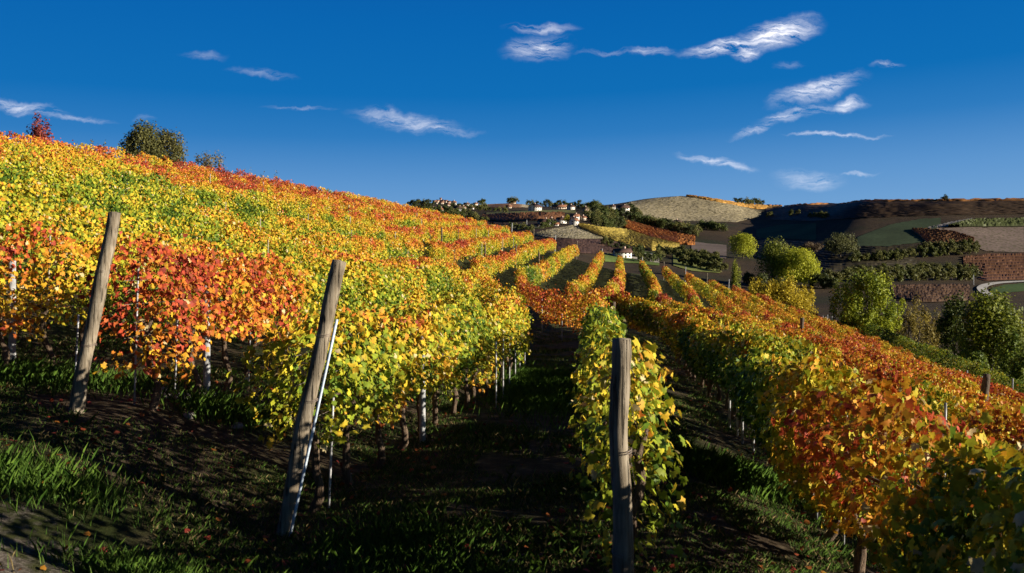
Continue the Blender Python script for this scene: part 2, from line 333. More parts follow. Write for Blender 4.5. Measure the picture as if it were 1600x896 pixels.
def ground_mat():
    m, T = newmat('vineyard_ground')
    g = T.n('ShaderNodeNewGeometry'); P = g.outputs['Position']
    big = T.n('ShaderNodeTexNoise', {'Vector': P, 'Scale': .7, 'Detail': 5.0})
    mid = T.n('ShaderNodeTexNoise', {'Vector': P, 'Scale': 5.0, 'Detail': 8.0, 'Roughness': .7})
    soil = ramp(T, mid.outputs[0], [(.3, (.025, .017, .011)), (.52, (.065, .046, .028)), (.75, (.2, .155, .10))])
    grass = ramp(T, mid.outputs[0], [(.3, (.012, .02, .006)), (.55, (.04, .05, .012)), (.78, (.12, .11, .04))])
    f = T.n('ShaderNodeMapRange', {'Value': big.outputs[0], 'From Min': .47, 'From Max': .62})
    f2_ = T.n('ShaderNodeMapRange', {'Value': T.n('ShaderNodeSeparateXYZ', {0: P}).outputs[1], 'From Min': 24.0, 'From Max': 48.0, 'To Max': .8})
    c = T.mix(T.m('MAXIMUM', f.outputs[0], f2_.outputs[0]), soil, grass)
    # worn earth of a headland track crossing the near left corner
    sx = T.n('ShaderNodeSeparateXYZ', {0: P})
    ld = T.m('ABSOLUTE', T.m('ADD', T.m('ADD', T.m('MULTIPLY', sx.outputs[0], .60), T.m('MULTIPLY', sx.outputs[1], .80)), -2.35))
    ld = T.m('ADD', ld, T.m('MULTIPLY', T.m('SUBTRACT', mid.outputs[0], .5), 3.6))
    tr = T.n('ShaderNodeMapRange', {'Value': ld, 'From Min': .75, 'From Max': .25})
    tl = T.n('ShaderNodeMapRange', {'Value': sx.outputs[0], 'From Min': -1.6, 'From Max': -2.8})
    fine = T.n('ShaderNodeTexNoise', {'Vector': P, 'Scale': 30.0, 'Detail': 8.0, 'Roughness': .7})
    earth = ramp(T, fine.outputs[0], [(.3, (.04, .03, .022)), (.5, (.15, .125, .10)), (.7, (.36, .31, .26))])
    c = T.mix(T.m('MULTIPLY', tr.outputs[0], tl.outputs[0]), c, earth)
    # beyond the vineyard: patches of turf, stubble and turned earth, colour darkened to imitate valley shade
    fp = T.n('ShaderNodeTexNoise', {'Vector': P, 'Scale': .013, 'Detail': 4.0})
    fn = T.n('ShaderNodeTexNoise', {'Vector': P, 'Scale': .35, 'Detail': 8.0, 'Roughness': .7})
    fc = ramp(T, fp.outputs[0], [(.36, (.024, .028, .011)), (.48, (.042, .03, .018)), (.6, (.06, .04, .022)), (.7, (.032, .034, .014))])
    fk = T.n('ShaderNodeMapRange', {'Value': fn.outputs[0], 'From Min': .3, 'From Max': .7, 'To Min': .55, 'To Max': 1.4})
    fc = T.n('ShaderNodeVectorMath', {0: fc, 'Scale': fk.outputs[0]}, operation='SCALE').outputs[0]
    sy = T.n('ShaderNodeSeparateXYZ', {0: P}).outputs[1]
    ff = T.n('ShaderNodeMapRange', {'Value': sy, 'From Min': 118.0, 'From Max': 150.0})
    c = T.mix(ff.outputs[0], c, fc)
    b = T.n('ShaderNodeTexNoise', {'Vector': P, 'Scale': 11.0, 'Detail': 10.0, 'Roughness': .75})
    bm = T.n('ShaderNodeBump', {'Height': b.outputs[0], 'Strength': 1.0, 'Distance': .12})
    out(T, T.n('ShaderNodeBsdfPrincipled', {'Base Color': c, 'Roughness': .95, 'Specular IOR Level': .1, 'Normal': bm.outputs[0]}).outputs[0]); return m
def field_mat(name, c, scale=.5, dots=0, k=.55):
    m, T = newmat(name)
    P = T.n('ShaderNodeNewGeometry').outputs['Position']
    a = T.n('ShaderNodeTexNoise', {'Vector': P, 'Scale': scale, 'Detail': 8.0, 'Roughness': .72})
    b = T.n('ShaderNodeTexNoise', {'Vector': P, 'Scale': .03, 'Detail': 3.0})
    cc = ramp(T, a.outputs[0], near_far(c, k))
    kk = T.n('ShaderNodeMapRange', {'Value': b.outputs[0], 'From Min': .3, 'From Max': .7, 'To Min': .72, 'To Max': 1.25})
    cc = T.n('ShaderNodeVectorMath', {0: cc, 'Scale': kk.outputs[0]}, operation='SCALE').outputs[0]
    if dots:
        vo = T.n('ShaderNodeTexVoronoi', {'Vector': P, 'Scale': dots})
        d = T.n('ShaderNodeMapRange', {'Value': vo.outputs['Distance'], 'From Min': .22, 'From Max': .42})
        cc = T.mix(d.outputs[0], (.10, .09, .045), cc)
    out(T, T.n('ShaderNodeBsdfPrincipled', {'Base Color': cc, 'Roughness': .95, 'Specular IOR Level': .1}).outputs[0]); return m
M['ground'] = ground_mat()

# ------------------------------------------------------------------ ground sheet (polar grid)
def polar(r0, r1, nr, a0, a1, na):
    r = np.exp(np.linspace(math.log(r0), math.log(r1), nr)); a = np.linspace(a0, a1, na)
    rr, aa = np.meshgrid(r, a, indexing='ij')
    X, Y = rr * np.sin(aa), rr * np.cos(aa)
    V = np.stack([X, Y, H(X, Y)], -1).reshape(-1, 3)
    i, j = np.meshgrid(np.arange(nr - 1), np.arange(na - 1), indexing='ij'); k = (i * na + j).ravel()
    return V, np.stack([k, k + na, k + na + 1, k + 1], 1)[:, ::-1]
V, q = polar(.6, 5000, 560, R(-50), R(75), 640)
V2, q2 = polar(.6, 5000, 90, R(75), R(310), 90)
c0 = np.array([[0, 0, float(H(0., 0.))]])
g = mk('ground', np.vstack([V, V2, c0]), [np.vstack([q, q2 + len(V)])], M['ground'], smooth=True)
tag(g, 'sloping ground of soil and rough grass reaching to the hills', 'ground', kind='structure')

# ------------------------------------------------------------------ leaves
def frames(n, up):
    """right-handed frames: normal n, tip direction roughly up"""
    n = n / (np.linalg.norm(n, axis=1)[:, None] + 1e-9)
    t = up - n * (up * n).sum(1)[:, None]; t /= np.linalg.norm(t, axis=1)[:, None] + 1e-9
    return np.cross(t, n), t, n
half = [(0, -.60), (.13, -.30), (.34, -.36), (.30, -.06), (.54, .02), (.40, .20), (.34, .42), (.08, .30)]
LOB = np.array(half + [(-x, y) for x, y in half[:0:-1]] + [(0, .0)])
LOBT = np.array([(i, (i + 1) % 15, 15) for i in range(15)])
LOBZ = -.22 * np.abs(LOB[:, 0]) - .35 * LOB[:, 1] ** 2
HEX = np.array([(0, -.55), (.46, -.2), (.40, .3), (0, .38), (-.40, .3), (-.46, -.2)]); HEXZ = -.3 * np.abs(HEX[:, 0])
HEXQ = np.array([(0, 1, 2, 3), (0, 3, 4, 5)])
QUA = np.array([(0, -.55), (.45, 0), (0, .55), (-.45, 0)]); QUAZ = np.array([0, -.12, 0, -.12]); QUAQ = np.array([(0, 1, 2, 3)])
BLD = np.array([(-.5, 0), (.5, 0), (.28, .6), (0, 1.0), (-.28, .6)])
def leaves(pos, nrm, tip, size, kind):
    """returns verts, faces; one leaf outline per position"""
    tpl, tz, fc = {'lob': (LOB, LOBZ, LOBT), 'hex': (HEX, HEXZ, HEXQ), 'quad': (QUA, QUAZ, QUAQ)}[kind]
    b, t, n = frames(nrm, -tip)
    m = len(tpl); cz = tz[None] * (1 + .9 * (rng.random((len(pos), 1)) - .5))
    V = pos[:, None] + size[:, None, None] * (b[:, None] * tpl[None, :, 0, None] + t[:, None] * tpl[None, :, 1, None] + n[:, None] * cz[..., None])
    Fc = (np.arange(len(pos)) * m)[:, None, None] + fc[None]
    return V.reshape(-1, 3), Fc.reshape(-1, fc.shape[1]), m
RAMP_X = [0, .14, .30, .44, .56, .68, .80, .92, 1.0]
RAMP_C = np.array([(.04, .09, .012), (.10, .17, .016), (.27, .31, .022), (.54, .42, .03), (.58, .31, .024), (.50, .16, .022), (.42, .07, .028), (.33, .045, .028), (.22, .055, .028)])
def ripe(r):
    r = np.clip(r, 0, 1)
    c = np.stack([np.interp(r, RAMP_X, RAMP_C[:, i]) for i in range(3)], 1)
    k = .68 + .6 * rng.random((len(r), 1)); pale = rng.random((len(r), 1)) < .025
    return np.where(pale, np.array([[.55, .44, .22]]), c * k)

# ------------------------------------------------------------------ vine rows
def row_x(k, Y):
    Y = np.asarray(Y, float)
    near = .12 + .092 * Y + 2.5 * k
    far = .04 + .12 * Y + 2.75 * k
    t = sstep(34, 72, Y)
    x = near * (1 - t) + far * t
    if k == -1: x = x + .42 * sstep(9, 21, Y) - .13 * sstep(11, 7, Y)
    if k == 1: x = x - .52 * sstep(15, 7, Y)
    return x
def bend0(Y): return .11 * sstep(10, 6, Y) + .12 + .092 * Y - 3.9 * sstep(26, 47, Y)          # the middle row swings uphill at its far end
def bendr(k, a, b, d): return lambda Y: row_x(k, Y) - d * sstep(a, b, Y)
def bend1(Y): return row_x(-1, Y) - 1.4 * sstep(20, 30, Y)
BANDS = [(0, 8.5, 1150, .064, 'lob'), (8.5, 17, 1080, .066, 'lob'), (17, 32, 920, .071, 'hex'), (32, 60, 640, .083, 'hex'), (60, 125, 330, .122, 'quad')]
def row_tone(k, X, Y, h, side):
    px = 800 + F * X / np.maximum(Y, 1)
    n1 = noise3(X / 1.9, Y / 1.9, h / 1.3, 21) - .5; n2 = noise3(X / .55, Y / .55, h / .5, 22) - .5; n3 = noise2(X / 7, Y / 7, 23) - .5
    if k <= -3:
        base = .37 - .04 * sstep(500, 150, px) + .09 * sstep(28, 60, Y) + (.19 if k <= -9 else .13 if k == -8 else 0) * sstep(90, 60, Y) - .10 * (k >= -7) * (k <= -4) * sstep(650, 300, px)
        base = base + .13 * sstep(1.3, 1.7, h) + .07 * sstep(1.3, 1.65, h) * sstep(30, 55, Y) - .05 * sstep(1.2, .8, h) + .10 * sstep(14, 11, Y) - .06 * sstep(450, 640, px) * sstep(1.7, 1.2, h)
        amp = .5 - .16 * sstep(450, 650, px)
    elif k == -2: base = .41 + .10 * sstep(14, 10, Y) - .05 * sstep(14, 22, Y) + .06 * sstep(1.3, 1.8, h); amp = .62
    elif k == -1:
        base = .29 - .05 * sstep(9, 7.5, Y) + .14 * sstep(10, 20, Y) + .30 * sstep(1.35, 1.75, h) * sstep(8, 9.5, Y) * sstep(13, 10.5, Y) + .14 * sstep(1.3, 1.8, h) * sstep(12, 18, Y); amp = .55
    elif k == 0: base = .195 + .40 * sstep(15, 28, Y); amp = .30
    elif k == 1: base = .08 + .38 * sstep(1.0, 1.6, h) * sstep(7, 12, Y) + .19 * sstep(1.5, .8, np.abs(Y - 6.1)) + .12 * sstep(9.5, 8, Y) + .13 * sstep(15, 28, Y); amp = .62
    elif k == 2: base = .50 + .13 * sstep(1.2, 1.8, h); amp = .75
    else: base = .58 + .08 * sstep(1.2, 1.8, h) - .05 * sstep(7, 9, k); amp = .5
    if k >= 0:
        base = base - .10 * sstep(70, 105, Y) * (k < 6)
    return base + amp * n1 + .42 * n2 + .35 * n3
def make_foliage(k, Y0, Y1, fx, wide=1.0, hb0=.62, ht0=1.78, tone=None):
    Vs, Fs, Cs, n0 = [], {3: [], 4: []}, [], 0
    for (a, b, rho, size, kind) in BANDS:
        lo, hi = max(a, Y0), min(b, Y1)
        if hi <= lo: continue
        n = int((hi - lo) * rho * wide * (2.4 if k == 1 else 1.3 if k == 2 else 1.0))
        Y = lo + (hi - lo) * rng.random(n); xc = fx(Y)
        dx = (fx(Y + .1) - xc) / .1; ln = np.sqrt(1 + dx * dx); lx, ly = 1 / ln, -dx / ln
        top = ht0 + .42 * (noise2(Y / .9, k * 7.3, 31) - .5) + .25 * (noise2(Y / .3, k * 3.1, 32) - .5)
        bot = hb0 + .55 * (noise2(Y / 1.1, k * 5.7, 33) - .5) + .3 * (noise2(Y / .35, k * 1.7, 34) - .5)
        if k == 0: top = top - .30 * sstep(6, 8, Y) * sstep(27, 22, Y)
        if k == 0: bot = bot - .35 * sstep(9, 6, Y) + .34 * sstep(11, 13.5, Y) * sstep(25, 21, Y)
        if k == 1: bot = bot - .34 * sstep(11, 7, Y)
        t = rng.random(n) ** .92; h = bot + (top - bot) * t
        prof = .62 + .5 * np.sin(math.pi * np.clip(t * .9 + .05, 0, 1)) - .25 * sstep(.75, 1, t)
        wf = 1 - .12 * sstep(34, 52, Y)
        Wd = wf * (.30 + .26 * (noise3(Y / .8, k * 4.1, h / .6, 35) - .3)) * prof * wide
        side = np.where(rng.random(n) < .5, -1.0, 1.0)
        lat = side * Wd * rng.random(n) ** .45 + .06 * rng.standard_normal(n)
        keep = noise3(Y / .33, (lat + k * 9) / .33, h / .33, 36) > np.where(rng.random(n) < .75, .34, 0)
        if k == 1: keep &= ~((np.abs(Y - 6.2) < 1.2) & (rng.random(n) < .60))
        shoot = rng.random(n) < .02; h = np.where(shoot, h + .25 * rng.random(n), h)
        Y, xc, h, lat, side, lx, ly = [q_[keep] for q_ in (Y, xc, h, lat, side, lx, ly)]; n = len(Y)
        X = xc + lat * lx; YY = Y + lat * ly
        pos = np.stack([X, YY, H(X, YY) + h], 1)
        nr = np.stack([side * lx, side * ly, 0 * X + .45], 1) + .62 * rng.standard_normal((n, 3))
        tip = np.stack([.35 * side, 0 * X, 0 * X - 1], 1) + .45 * rng.standard_normal((n, 3))
        sz = size * (.62 + .75 * rng.random(n))
        tn = row_tone(k, X, YY, h, side) if tone is None else tone(X, YY, h)
        c = ripe(tn + .105 * rng.standard_normal(n))
        V, f, m = leaves(pos, nr, tip, sz, kind)
        Vs.append(V); Fs[f.shape[1]].append(f + n0); n0 += len(V); Cs.append(np.repeat(c, m, 0))
    return np.vstack(Vs), [np.vstack(x) for x in Fs.values() if x], np.vstack(Cs)
def trunk_mesh(i):
    z = np.linspace(-.12, .86, 9); a = rng.random(4) * 6
    pts = np.stack([.05 * np.sin(z * 5 + a[0]) + .02 * np.sin(z * 13 + a[1]), .06 * np.sin(z * 4 + a[2]) + .02 * np.sin(z * 11 + a[3]), z], 1)
    mb = MB(); mb.tube(pts, np.linspace(.042, .024, 9) * (1 + .3 * rng.random(9)), 7, .35)
    for s in (-1, 1):
        mb.tube([pts[-1], pts[-1] + (.02, .22 * s, .1), pts[-1] + (0, .5 * s, .12)], [.022, .016, .009], 5)
    o = mb.build('trunk', M['bark']); me = o.data; bpy.data.objects.remove(o); return me
TRUNKS = [trunk_mesh(i) for i in range(6)]
ORD = ['zeroth', 'first', 'second', 'third', 'fourth', 'fifth', 'sixth', 'seventh', 'eighth', 'ninth', 'tenth', 'eleventh', 'twelfth', 'thirteenth']
def vine_row(k, Y0, Y1, fx, label, trunks=None, wires=None, group='vine rows across the hillside', **kw):
    o = np.array([float(fx(Y0)), Y0, 0.]); o[2] = H(o[0], o[1])
    e = empty('vine_row', o, label, 'vine row', group)
    V, fs, C = make_foliage(k, Y0, Y1, fx, **kw)
    mk('foliage', V, fs, M['vine'], e, C, o)
    if trunks:
        for i, y in enumerate(np.arange(Y0 + .5, min(Y1, trunks), 1.0)):
            y = y + .2 * (rng.random() - .5); x = float(fx(y))
            t = link('trunk', TRUNKS[int(rng.integers(6))], e, (x - o[0], y - o[1], float(H(x, y)) - o[2]), rng.random() * .8 - .4)
            t.scale = (1, 1, .85 + .3 * rng.random())
    if wires:
        ys = np.linspace(Y0, min(Y1, wires), 40); xs = fx(ys); zs = H(xs, ys)
        zs = np.convolve(np.pad(zs, 3, 'edge'), np.ones(7) / 7, 'valid')
        for hh in (.85, 1.2, 1.45):
            MB().tube(np.stack([xs, ys, zs + hh], 1), .003, 5).build('wire', M['wire'], e, o)
    return e
# near left rows
vine_row(-1, 7.45, 30, bend1, 'green and yellow vine row tied to the leaning wooden post in the foreground centre left', 27, 26, wide=1.15, hb0=.60)
vine_row(-2, 9.3, 40, lambda Y: row_x(-2, Y), 'red, orange and green vine row starting at the tall leaning post on the far left', 30, 26, wide=1.1, hb0=.66)
vine_row(-3, 9.6, 46, lambda Y: row_x(-3, Y), 'reddish vine row just uphill of the tall leaning post on the left', 26, wide=1.1, hb0=.66)
vine_row(-4, 11.5, 50, lambda Y: row_x(-4, Y), 'fourth vine row up the left hillside from the grassy aisle, ending at the dark gap')
for k in range(-5, -12, -1):
    vine_row(k, max(10., (-2.5 * k - .1) / .80), 113 + .5 * k, (lambda kk: lambda Y: row_x(kk, Y))(k),
             '%s vine row up the left hillside from the grassy aisle%s' % (ORD[-k], {-11: ', along the skyline', -10: ', just below the skyline'}.get(k, '')))
vine_row(0, 5.08, 48, bend0, 'yellow green vine row behind the upright centre post, red where it bends uphill', 20, 18, wide=.62, ht0=1.76)
# the rows beyond the dip, left and centre
for k in range(-4, 1):
    vine_row(k, 53 - 1.2 * k * 0, 113 - .4 * abs(k), (lambda kk: lambda Y: row_x(kk, Y))(k),
             ['short vine row straight ahead beyond the dip, its far end below the white villa', 'golden vine ridge beyond the dip, first left of the one below the villa',
              'golden vine ridge beyond the dip, second left of the one below the villa', 'golden vine ridge beyond the dip, third left of the one below the villa',
              'golden vine ridge beyond the dip, fourth left of the one below the villa'][-k], group='vine ridges beyond the dip')
# right-hand rows; the first two swing uphill before the dip and have short rows of their own beyond it
for k in (1, 2):
    vine_row(k, 55, 112 - .9 * k, (lambda kk: lambda Y: row_x(kk, Y))(k), 'orange vine ridge beyond the dip, %s to the right of the one below the villa' % ORD[k], group='vine ridges beyond the dip')
for k in range(1, 10):
    y0 = 1.6 if k == 1 else max(2.5, (.1 + 2.5 * k) / .48 * .55)
    vine_row(k, y0, {1: 49, 2: 52}.get(k, 112 - .9 * k), {1: bendr(1, 30, 48, 3.0), 2: bendr(2, 34, 51, 2.0)}.get(k) or (lambda kk: lambda Y: row_x(kk, Y))(k),
             {1: 'tall vine row filling the lower right corner, dark green with yellow and red leaves', 2: 'orange topped vine row second to the right of the upright centre post',
              9: 'lowest vine row on the right slope, beside the green hedge'}.get(k, 'orange red vine row, %s to the right of the upright centre post' % ORD[k]),
             {1: 30, 2: 18}.get(k), {1: 16}.get(k), 'vine rows on the right slope', ht0=1.6 if k == 1 else 1.72, wide=1.3 if k == 1 else 1.1, hb0=.6 if k < 3 else .5)
print('rows done', sum(len(o.data.polygons) for o in bpy.data.objects if o.type == 'MESH'))

# green hedge along the low edge of the right field
eo = np.array([float(row_x(10, 42.)), 42., 0]); eo[2] = H(eo[0], eo[1])
V, fs, C = make_foliage(14, 42, 108, lambda Y: row_x(9, Y) + 2.3, wide=2.6, hb0=.2, ht0=2.7, tone=lambda X, Y, h: .10 + .22 * noise2(X / 2, Y / 2, 5))
hd = mk('hedge', V, fs, M['tree_leaf'], None, C * .75, eo); tag(hd, 'low bright green hedge along the bottom edge of the orange vine slope', 'hedge')

# ------------------------------------------------------------------ posts and stakes
def wooden_post(base, top, rad, mat, label, wraps=(), group='wooden row end posts', n=14, trunkhole=True):
    base, top = np.array(base, float), np.array(top, float)
    d = top - base; L = np.linalg.norm(d)
    e = empty('wooden_post', base, label, 'post', group)
    t = np.linspace(-.12, 1, 22); a = rng.random(3) * 6
    side = np.array([1, .2, 0])
    pts = d[None] * t[:, None] + side[None] * (.012 * np.sin(t * 5 + a[0]) + .006 * np.sin(t * 13 + a[1]))[:, None]
    r = rad * (1.06 - .14 * t + .05 * np.sin(t * 9 + a[2]) + .02 * rng.standard_normal(22))
    mb = MB(); mb.tube(pts, r, n, .07); s = mb.build('shaft', mat, e, smooth=True)
    for wv in wraps:
        c = d * wv; th = np.linspace(0, 2 * math.pi * 2, 33); rr = rad * (1.09 - .14 * wv)
        MB().tube(c[None] + np.stack([rr * np.cos(th), rr * np.sin(th), .012 * th / 6 + .01 * np.sin(th)], 1), .0035, 5).build('wire_wrap', M['wire'], e)
    return e
def P3(px, py, Y): return np.array([(px - 800) / F * Y, Y, (350 - py) / F * Y])
def gz(p): return np.array([p[0], p[1], float(H(p[0], p[1]))])
b0 = gz(P3(974, 900, 5.0)); t0 = P3(970, 530, 5.0)
wooden_post(b0, t0, .055, M['wood'], 'upright round wooden post in the front centre, before yellow green vines', (.28, .62), n=18)
b1 = gz(P3(443, 830, 7.3)); wooden_post(b1, P3(528, 408, 7.45), .062, M['wood'], 'leaning weathered post left of centre with a pale blue pipe beside it', (.22, .48, .72), n=18)
b2 = gz(P3(120, 650, 9.25)); wooden_post(b2, P3(177, 332, 9.3), .07, M['wood'], 'tall pale leaning post at the far left before red leaves', (.33, .55, .7), n=18)
# pale blue pipe leaning with the second post
def stake(name, p, q_, rad, mat, label, cat, group=None, n=8, square=False):
    mb = MB()
    p, q_ = np.array(p, float), np.array(q_, float)
    pts = np.linspace(0, 1, 6)[:, None] * (q_ - p)[None] - (q_ - p)[None] * .06
    mb.tube(pts, rad, 4 if square else n); o = mb.build(name, mat, None); o.location = p
    return tag(o, label, cat, group)
stake('metal_pipe', gz(P3(453, 826, 7.2)), P3(531, 478, 7.3), .012, M['blue_pipe'], 'thin pale blue pipe leaning along the post left of centre', 'pipe')
def vstake(px, k, Y, h, rad, mat, label, cat, group, square=False, lean=(0, 0), x=None, fx=None):
    X = (px - 800) / F * Y if px is not None else (float(row_x(k, Y)) if fx is None else float(fx(Y)))
    p = gz((X, Y)); return stake('metal_stake' if mat is M['steel'] else 'concrete_post' if mat is M['concrete'] else 'wooden_stake',
                                p, p + (lean[0], lean[1], h), rad, mat, label, cat, group, square=square)
GS = 'thin metal vine stakes'; GC = 'concrete vine posts'
for (px, Y, h, lb) in [(210, 10.0, 1.7, 'tall thin metal stake among pink red leaves right of the far left post'), (273, 10.9, 1.3, 'short thin metal stake between the tall stake and the concrete post'),
                       (388, 12.6, 1.2, 'white thin stake beside a vine trunk right of the concrete post'), (116, 9.9, 1.0, 'white stake just left of the tall far left post'),
                       (514, 8.1, 1.1, 'white stake at the foot of the vines right of the leaning post'), (1318, 8.1, 1.5, 'thin stake in the tall right row above the dark aisle'),
                       (1472, 7.3, 1.7, 'pale stake among yellow leaves in the lower right corner'), (1276, 9.0, 1.2, 'short thin stake at the near edge of the tall right row')]:
    vstake(px, 0, Y, h, .011, M['steel'], lb, 'stake', GS, lean=(.04, .02))
vstake(323, 0, 11.2, 1.5, .045, M['concrete'], 'blue grey concrete post standing on stones under the left vines', 'post', GC, True)
vstake(19, 0, 11.6, 1.5, .05, M['concrete'], 'pale concrete post at the left picture edge', 'post', GC, True)
vstake(660, 0, 11.4, 1.5, .04, M['concrete'], 'concrete post low in shade under the green row left of the aisle', 'post', GC, True)
for (px, Y) in [(1140, 15.5), (1160, 14.2), (1177, 13.4), (1152, 14.8)]:
    vstake(px, 0, Y, 1.4, .02, M['steel'], 'blue grey stake in the cluster under the right row behind the centre vines', 'stake', GS)
for (px, Y) in [(812, 21), (805, 19.4), (796, 17.8), (786, 16.5), (820, 22.3), (775, 15.2)]:
    vstake(px, 0, Y, 1.2, .014, M['steel'], 'small pale stake near the far end of the left row beside the aisle', 'stake', 'pale stakes at the end of the left aisle row')
for (px, Y) in [(847, 38), (878, 34), (912, 31)]:
    vstake(px, 0, Y, 1.5, .02, M['steel'], 'small white stake under the red vines at the end of the aisle', 'stake', 'white stakes under the red vines')
# stakes on the left hillside, just breaking the leaves
for k in range(-4, -12, -1):
    y = max(12., (-2.5 * k) / .72) + 3 * rng.random()
    while y < 100:
        fx = float(row_x(k, y)) + .42
        p = gz((fx, y)); stake('wooden_stake', p, p + (.05, 0, 1.5 + .35 * rng.random()), .016 if y < 50 else .028, M['pale_wood'] if rng.random() < .6 else M['dark_wood'],
                               'small slim post poking out of the leaves on the left hillside', 'post', 'slim posts among the hillside vines')
        y += 7 + 7 * rng.random()
for (px, Y, h) in [(758, 62, 2.3), (842, 66, 2.5), (806, 70, 2.4), (690, 64, 2.3)]:
    vstake(px, 0, Y, h, .06, M['dark_wood'], 'dark wooden post standing above the golden vines before the crest', 'post', 'dark posts above the golden vines')
for k in range(-5, 6):
    Y = 113.6; X = float(row_x(k, Y)); p = gz((X, Y))
    stake('wooden_stake', p, p + (.1, 0, 2.5), .06, M['concrete'] if k % 2 else M['wood'], 'slim end post at the far end of a vine row on the crest', 'post', 'row end posts on the far crest')
wooden_post(gz(P3(1528, 640, 20.)), P3(1541, 585, 20.), .09, M['dark_wood'], 'dark leaning post above the orange vines at the right edge')
wooden_post(gz(P3(1246, 560, 36.)), P3(1254, 497, 36.), .09, M['dark_wood'], 'dark leaning post among orange vines in the middle of the right slope')
wooden_post(gz(P3(958, 540, 32.)), P3(959, 472, 32.), .08, M['dark_wood'], 'dark post in the red vines above the upright centre post')

# ------------------------------------------------------------------ grass, litter, stones in the aisles
def grass(n, dens, yr, hscale, seed):
    Y = yr[0] + (yr[1] - yr[0]) * rng.random(n) ** 1.4
    X = (rng.random(n) - .5) * 1.5 * (Y + 3) 
    ok = (rng.random(n) > .55 * sstep(-2.0, -3.0, X) * sstep(10, 8.5, Y)) & (noise2(X / 1.1, Y / 1.1, seed) + .35 * noise2(X / .25, Y / .25, seed + 1) > dens) & (X < row_x(4, Y)) & (X > row_x(-5, Y))
    X, Y = X[ok], Y[ok]; n = len(X)
    h = hscale * (.45 + .9 * rng.random(n)) * (.6 + .9 * noise2(X / .5, Y / .5, 77)); wd = (.002 + .0026 * rng.random(n)) * (1 + Y / 11)
    a = rng.random(n) * 2 * math.pi; ln = h * (.2 + .7 * rng.random(n))
    bx, by = np.cos(a), np.sin(a); dx, dy = -by, bx
    z = H(X, Y) - .01
    P = np.zeros((n, 5, 3))
    for i, (u_, t_) in enumerate(BLD):
        P[:, i, 0] = X + bx * u_ * wd + dx * ln * t_ ** 1.8; P[:, i, 1] = Y + by * u_ * wd + dy * ln * t_ ** 1.8; P[:, i, 2] = z + h * t_ * (1 - .15 * t_)
    k = rng.random((n, 1)); dry = (rng.random((n, 1)) < .2)
    c = (1 - k) * np.array([[.035, .08, .012]]) + k * np.array([[.10, .17, .025]]); c = np.where(dry, np.array([[.26, .20, .09]]) * (.5 + k), c)
    fc = np.arange(n)[:, None] * 5 + np.arange(5)[None]
    return P.reshape(-1, 3), fc, np.repeat(c, 5, 0)
V1, f1, C1 = grass(900000, .66, (2.2, 40), .055, 51)
V2, f2, C2 = grass(90000, 1.04, (3, 30), .14, 61)
def tuft(px, py, Y, rx, ry, n, h):
    X0 = (px - 800) / F * Y; a = rng.standard_normal((n, 2)) * [rx, ry]; X, Yy = X0 + a[:, 0], Y + a[:, 1]
    hh = h * (.4 + .8 * rng.random(n)); wd = .0025 + .003 * rng.random(n); wd *= 1 + Y / 13; t = rng.random(n) * 6.28; ln = hh * (.2 + .6 * rng.random(n))
    bx, by = np.cos(t), np.sin(t); P = np.zeros((n, 5, 3)); z = H(X, Yy) - .01
    for i, (u_, t_) in enumerate(BLD):
        P[:, i, 0] = X + bx * u_ * wd - by * ln * t_ ** 1.8; P[:, i, 1] = Yy + by * u_ * wd + bx * ln * t_ ** 1.8; P[:, i, 2] = z + hh * t_
    k = rng.random((n, 1)); c = (1 - k) * np.array([[.05, .12, .015]]) + k * np.array([[.13, .22, .03]])
    return P.reshape(-1, 3), np.arange(n)[:, None] * 5 + np.arange(5)[None], np.repeat(c, 5, 0)
for a_ in ((858, 612, 17.0, .5, 1.8, 6000, .2), (832, 585, 20.5, .4, 1.0, 2000, .16), (1150, 745, 10.6, .35, .5, 3000, .2), (1090, 740, 10.8, .3, .4, 1200, .18), (50, 765, 7.0, .4, .25, 1300, .16),
           (350, 625, 10.6, .25, .3, 1200, .2), (40, 625, 11, .8, .4, 2500, .2), (250, 840, 5.9, .35, .15, 1200, .12), (700, 870, 5.6, .3, .3, 1500, .16), (620, 800, 6.8, .3, .4, 1500, .14), (620, 880, 5.2, .6, .3, 1800, .12)):
    v_, f_, c_ = tuft(*a_); f2 = np.vstack([f2, f_ + len(V2)]); V2 = np.vstack([V2, v_]); C2 = np.vstack([C2, c_])
gr = mk('grass', np.vstack([V1, V2]), [np.vstack([f1, f2 + len(V1)])], M['grass'], None, np.vstack([C1, C2])); tag(gr, 'tufts of short green and dry grass in the aisles between the vines', 'grass', kind='stuff')
n = 9000
Y = 5.3 + 30 * rng.random(n) ** 1.5; X = (rng.random(n) - .5) * 1.5 * (Y + 3)
dr = np.min([np.abs(X - row_x(k, Y)) for k in range(-4, 4)], 0); ok = rng.random(n) < .15 + .85 * np.exp(-(dr / .6) ** 2); X, Y = X[ok], Y[ok]; n = len(X)
V, f, m = leaves(np.stack([X, Y, H(X, Y) + .02 + .03 * rng.random(n)], 1), np.array([[0, 0, 1.]]) + .4 * rng.standard_normal((n, 3)), rng.standard_normal((n, 3)), .03 + .04 * rng.random(n), 'hex')
lt = mk('fallen_leaves', V, [f], M['litter'], None, np.repeat(ripe(.6 + .4 * rng.random(n)) * .42, m, 0)); tag(lt, 'dry yellow and brown vine leaves scattered on the ground', 'leaves', kind='stuff')
